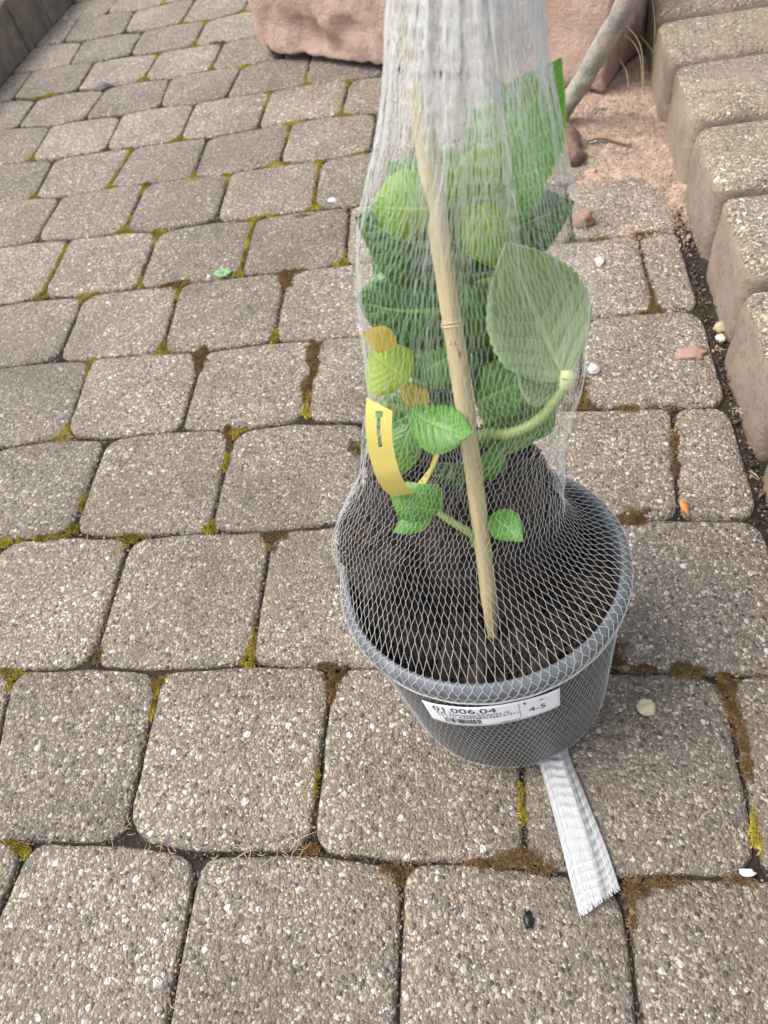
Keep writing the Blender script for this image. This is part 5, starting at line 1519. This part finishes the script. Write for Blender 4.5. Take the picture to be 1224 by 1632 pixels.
# ------------------------------------------------------------------ small single things on the paving
def lump(x, y, s, sx, sy, sz, seed, sub=3, rough=.22, z=None):
    bm = bmesh.new()
    bmesh.ops.create_icosphere(bm, subdivisions=sub, radius=1)
    for v in bm.verts:
        k = 1 + rough * noise.noise(v.co * 1.6 + Vector((seed, 0, 0))) + rough * .4 * noise.noise(v.co * 4 + Vector((0, seed, 0)))
        v.co = Vector((v.co.x * sx, v.co.y * sy, v.co.z * sz)) * (k * s)
    zm = min(v.co.z for v in bm.verts)
    for v in bm.verts: v.co += Vector((x, y, (z if z is not None else 0) - zm * .8))
    me = bpy.data.meshes.new('pebble'); bm.to_mesh(me); bm.free()
    return me
PEB = {
 'cream': ((.52, .45, .30), 'cream coloured angular pebble lying to the right of the grey pot', 1, .85, .55),
 'white': ((.58, .54, .47), 'whitish pebble on the stone beside the brown moss patch', .9, 1.2, .6),
 'rust': ((.30, .165, .11), 'rusty brown stone chip lying beside the netted plant', .95, .75, .75),
 'rust2': ((.33, .21, .165), 'flat reddish shard on the paving stone next to the edging', 1.3, .9, .35),
 'white2': ((.58, .55, .50), 'white pebble in the joint beside the bulging netting', .9, 1, .6),
 'white3': ((.80, .78, .74), 'bright white pebble on the paving at the left of the netting', 1.1, .9, .5),
 'chip': ((.80, .80, .76), 'small white shell chip in the joint corner of the paving', 1.5, .7, .4),
 'black': ((.012, .010, .009), 'shiny black seed lying on the stone left of the net tail', .8, 1.3, .6),
 'white4': ((.62, .56, .44), 'pale pebble wedged in the joint against the edging block', .8, 1, .7),
 'tan': ((.40, .33, .22), 'tan gravel lump wedged in the joint against the edging block', 1.1, .8, .7),
 'redbit': ((.48, .27, .17), 'tiny orange brown crumb on the dusty paving', 1, .8, .7),
 'snail': ((.17, .125, .085), 'small dark brown snail shell on the dusty paving', 1, 1, .8)}
for i, (k, x, y, s) in enumerate(PEBBLES):
    c, lab, sx, sy, sz = PEB[k]
    mt = plain('pebble_' + k, tuple(v * .85 for v in c), c, 120, .75 if k != 'black' else .25, .4, .001)
    o = link('seed' if k == 'black' else 'snail_shell' if k == 'snail' else 'pebble', lump(x, y, s, sx, sy, sz, i * 3.3, rough=.28 if k == 'cream' else .42, z=-.006 if k in ('white4', 'tan') else -.0005), mt, smooth=k != 'cream')
    tag(o, lab, 'seed' if k == 'black' else 'snail shell' if k == 'snail' else 'pebble', None if k in ('black', 'snail') else 'stray pebbles on the paving')

# seedling in a joint
def seedling():
    x, y = SEEDLING_AT
    o = empty('weed_seedling', (x, y, 0))
    tag(o, 'tiny pale green weed rosette growing in a paving joint', 'weed')
    mt = leaf_mat('weed_leaf', (.16, .30, .14), (.26, .42, .22), (.30, .46, .26), .6, .2)
    for i, (a, L) in enumerate(((-170, .015), (-120, .012), (-60, .011), (10, .013), (60, .012), (110, .013), (160, .014), (-20, .008))):
        d = Vector((math.cos(R(a)), math.sin(R(a)), .30)).normalized()
        b = Vector((x, y, .001))
        link('leaf', leaf_mesh(b, b + d * L * 1.15, L * .36, (0, 0, 1), .12, .2, 0, i), mt, o)
seedling()

def grass():
    x, y = GRASS_AT
    o = empty('grass_tuft', (x, y, 0))
    tag(o, 'thin grass tuft with green and dry blades beside the block edging', 'grass')
    gm = plain('grass_blade', (.10, .22, .03), (.20, .34, .07), 60, .5, .1, .001)
    rn = random.Random(6)
    B = [((.0, 0), (.006, .02, .050), gm), ((.001, .003), (-.035, .02, .085), gm), ((0, 0), (.02, .03, .075), gm), ((.004, 0), (.03, -.005, .045), gm),
         ((-.02, .01), (-.055, .03, .10), MAT['straw']), ((-.02, .0), (-.06, .015, .125), MAT['straw']), ((-.045, .0), (-.02, .03, .055), MAT['straw']), ((-.004, .02), (-.012, .05, .13), MAT['straw'])]
    for (bx, by), (dx, dy, dz), m in B:
        b = Vector((x + bx, y + by, .0)); t = b + Vector((dx, dy, dz))
        md = b.lerp(t, .5) + Vector((dx * -.25, 0, dz * .12))
        V, F = tube(catmull([b, md, t], 12), [.0011 * (1 - (i / 12) ** 2 * .85) for i in range(13)], 5)
        link('blade', mesh_of(V, F), m, o)
grass()

(a, b, c) = [Vector((q[0], q[1], .008)) for q in TWIG]
V, F = tube(catmull([a, b + Vector((0, 0, .002)), c], 24), [.0022 + .0014 * math.sin(i / 24 * 3) for i in range(25)], 8, True, .25)
tw = link('twig', mesh_of(V, F), MAT['twig'])
tag(tw, 'short broken brown twig lying on the dusty paving', 'twig')
(a, b, c) = [Vector((q[0], q[1], .010)) for q in BARK]
V, F = tube(catmull([a, b + Vector((0, 0, .006)), c], 24), [.010 + .005 * math.sin(i / 24 * 3.1) for i in range(25)], 12, True, .35)
bk = link('bark_piece', mesh_of(V, F), plain('wet_bark', (.075, .042, .032), (.19, .115, .085), 50, .8, .8, .003))
tag(bk, 'dark reddish bark fragment lying at the foot of the grey branch', 'bark')
la, lb = [Vector((q[0], q[1], .004)) for q in LEAF_BIT]
om = plain('orange_leaf', (.42, .15, .03), (.58, .24, .06), 80, .7, .3, .001)
lf = link('leaf_fragment', leaf_mesh(la, lb, .0035, (0, 0, 1), .15, .3, 0, 3.0), om)
tag(lf, 'orange dry leaf fragment stuck in a paving joint', 'leaf')
x, y = DARK_BIT
lf2 = link('leaf_fragment', leaf_mesh((x - .022, y - .006, .003), (x + .02, y + .008, .006), .010, (0, 0, 1), .2, .3, 0, 1.0), plain('slate_leaf', (.05, .06, .07), (.12, .14, .15), 60, .7, .3, .001))
tag(lf2, 'dark grey blue dead leaf in a far joint of the paving', 'leaf')
print('net strands', nstr)
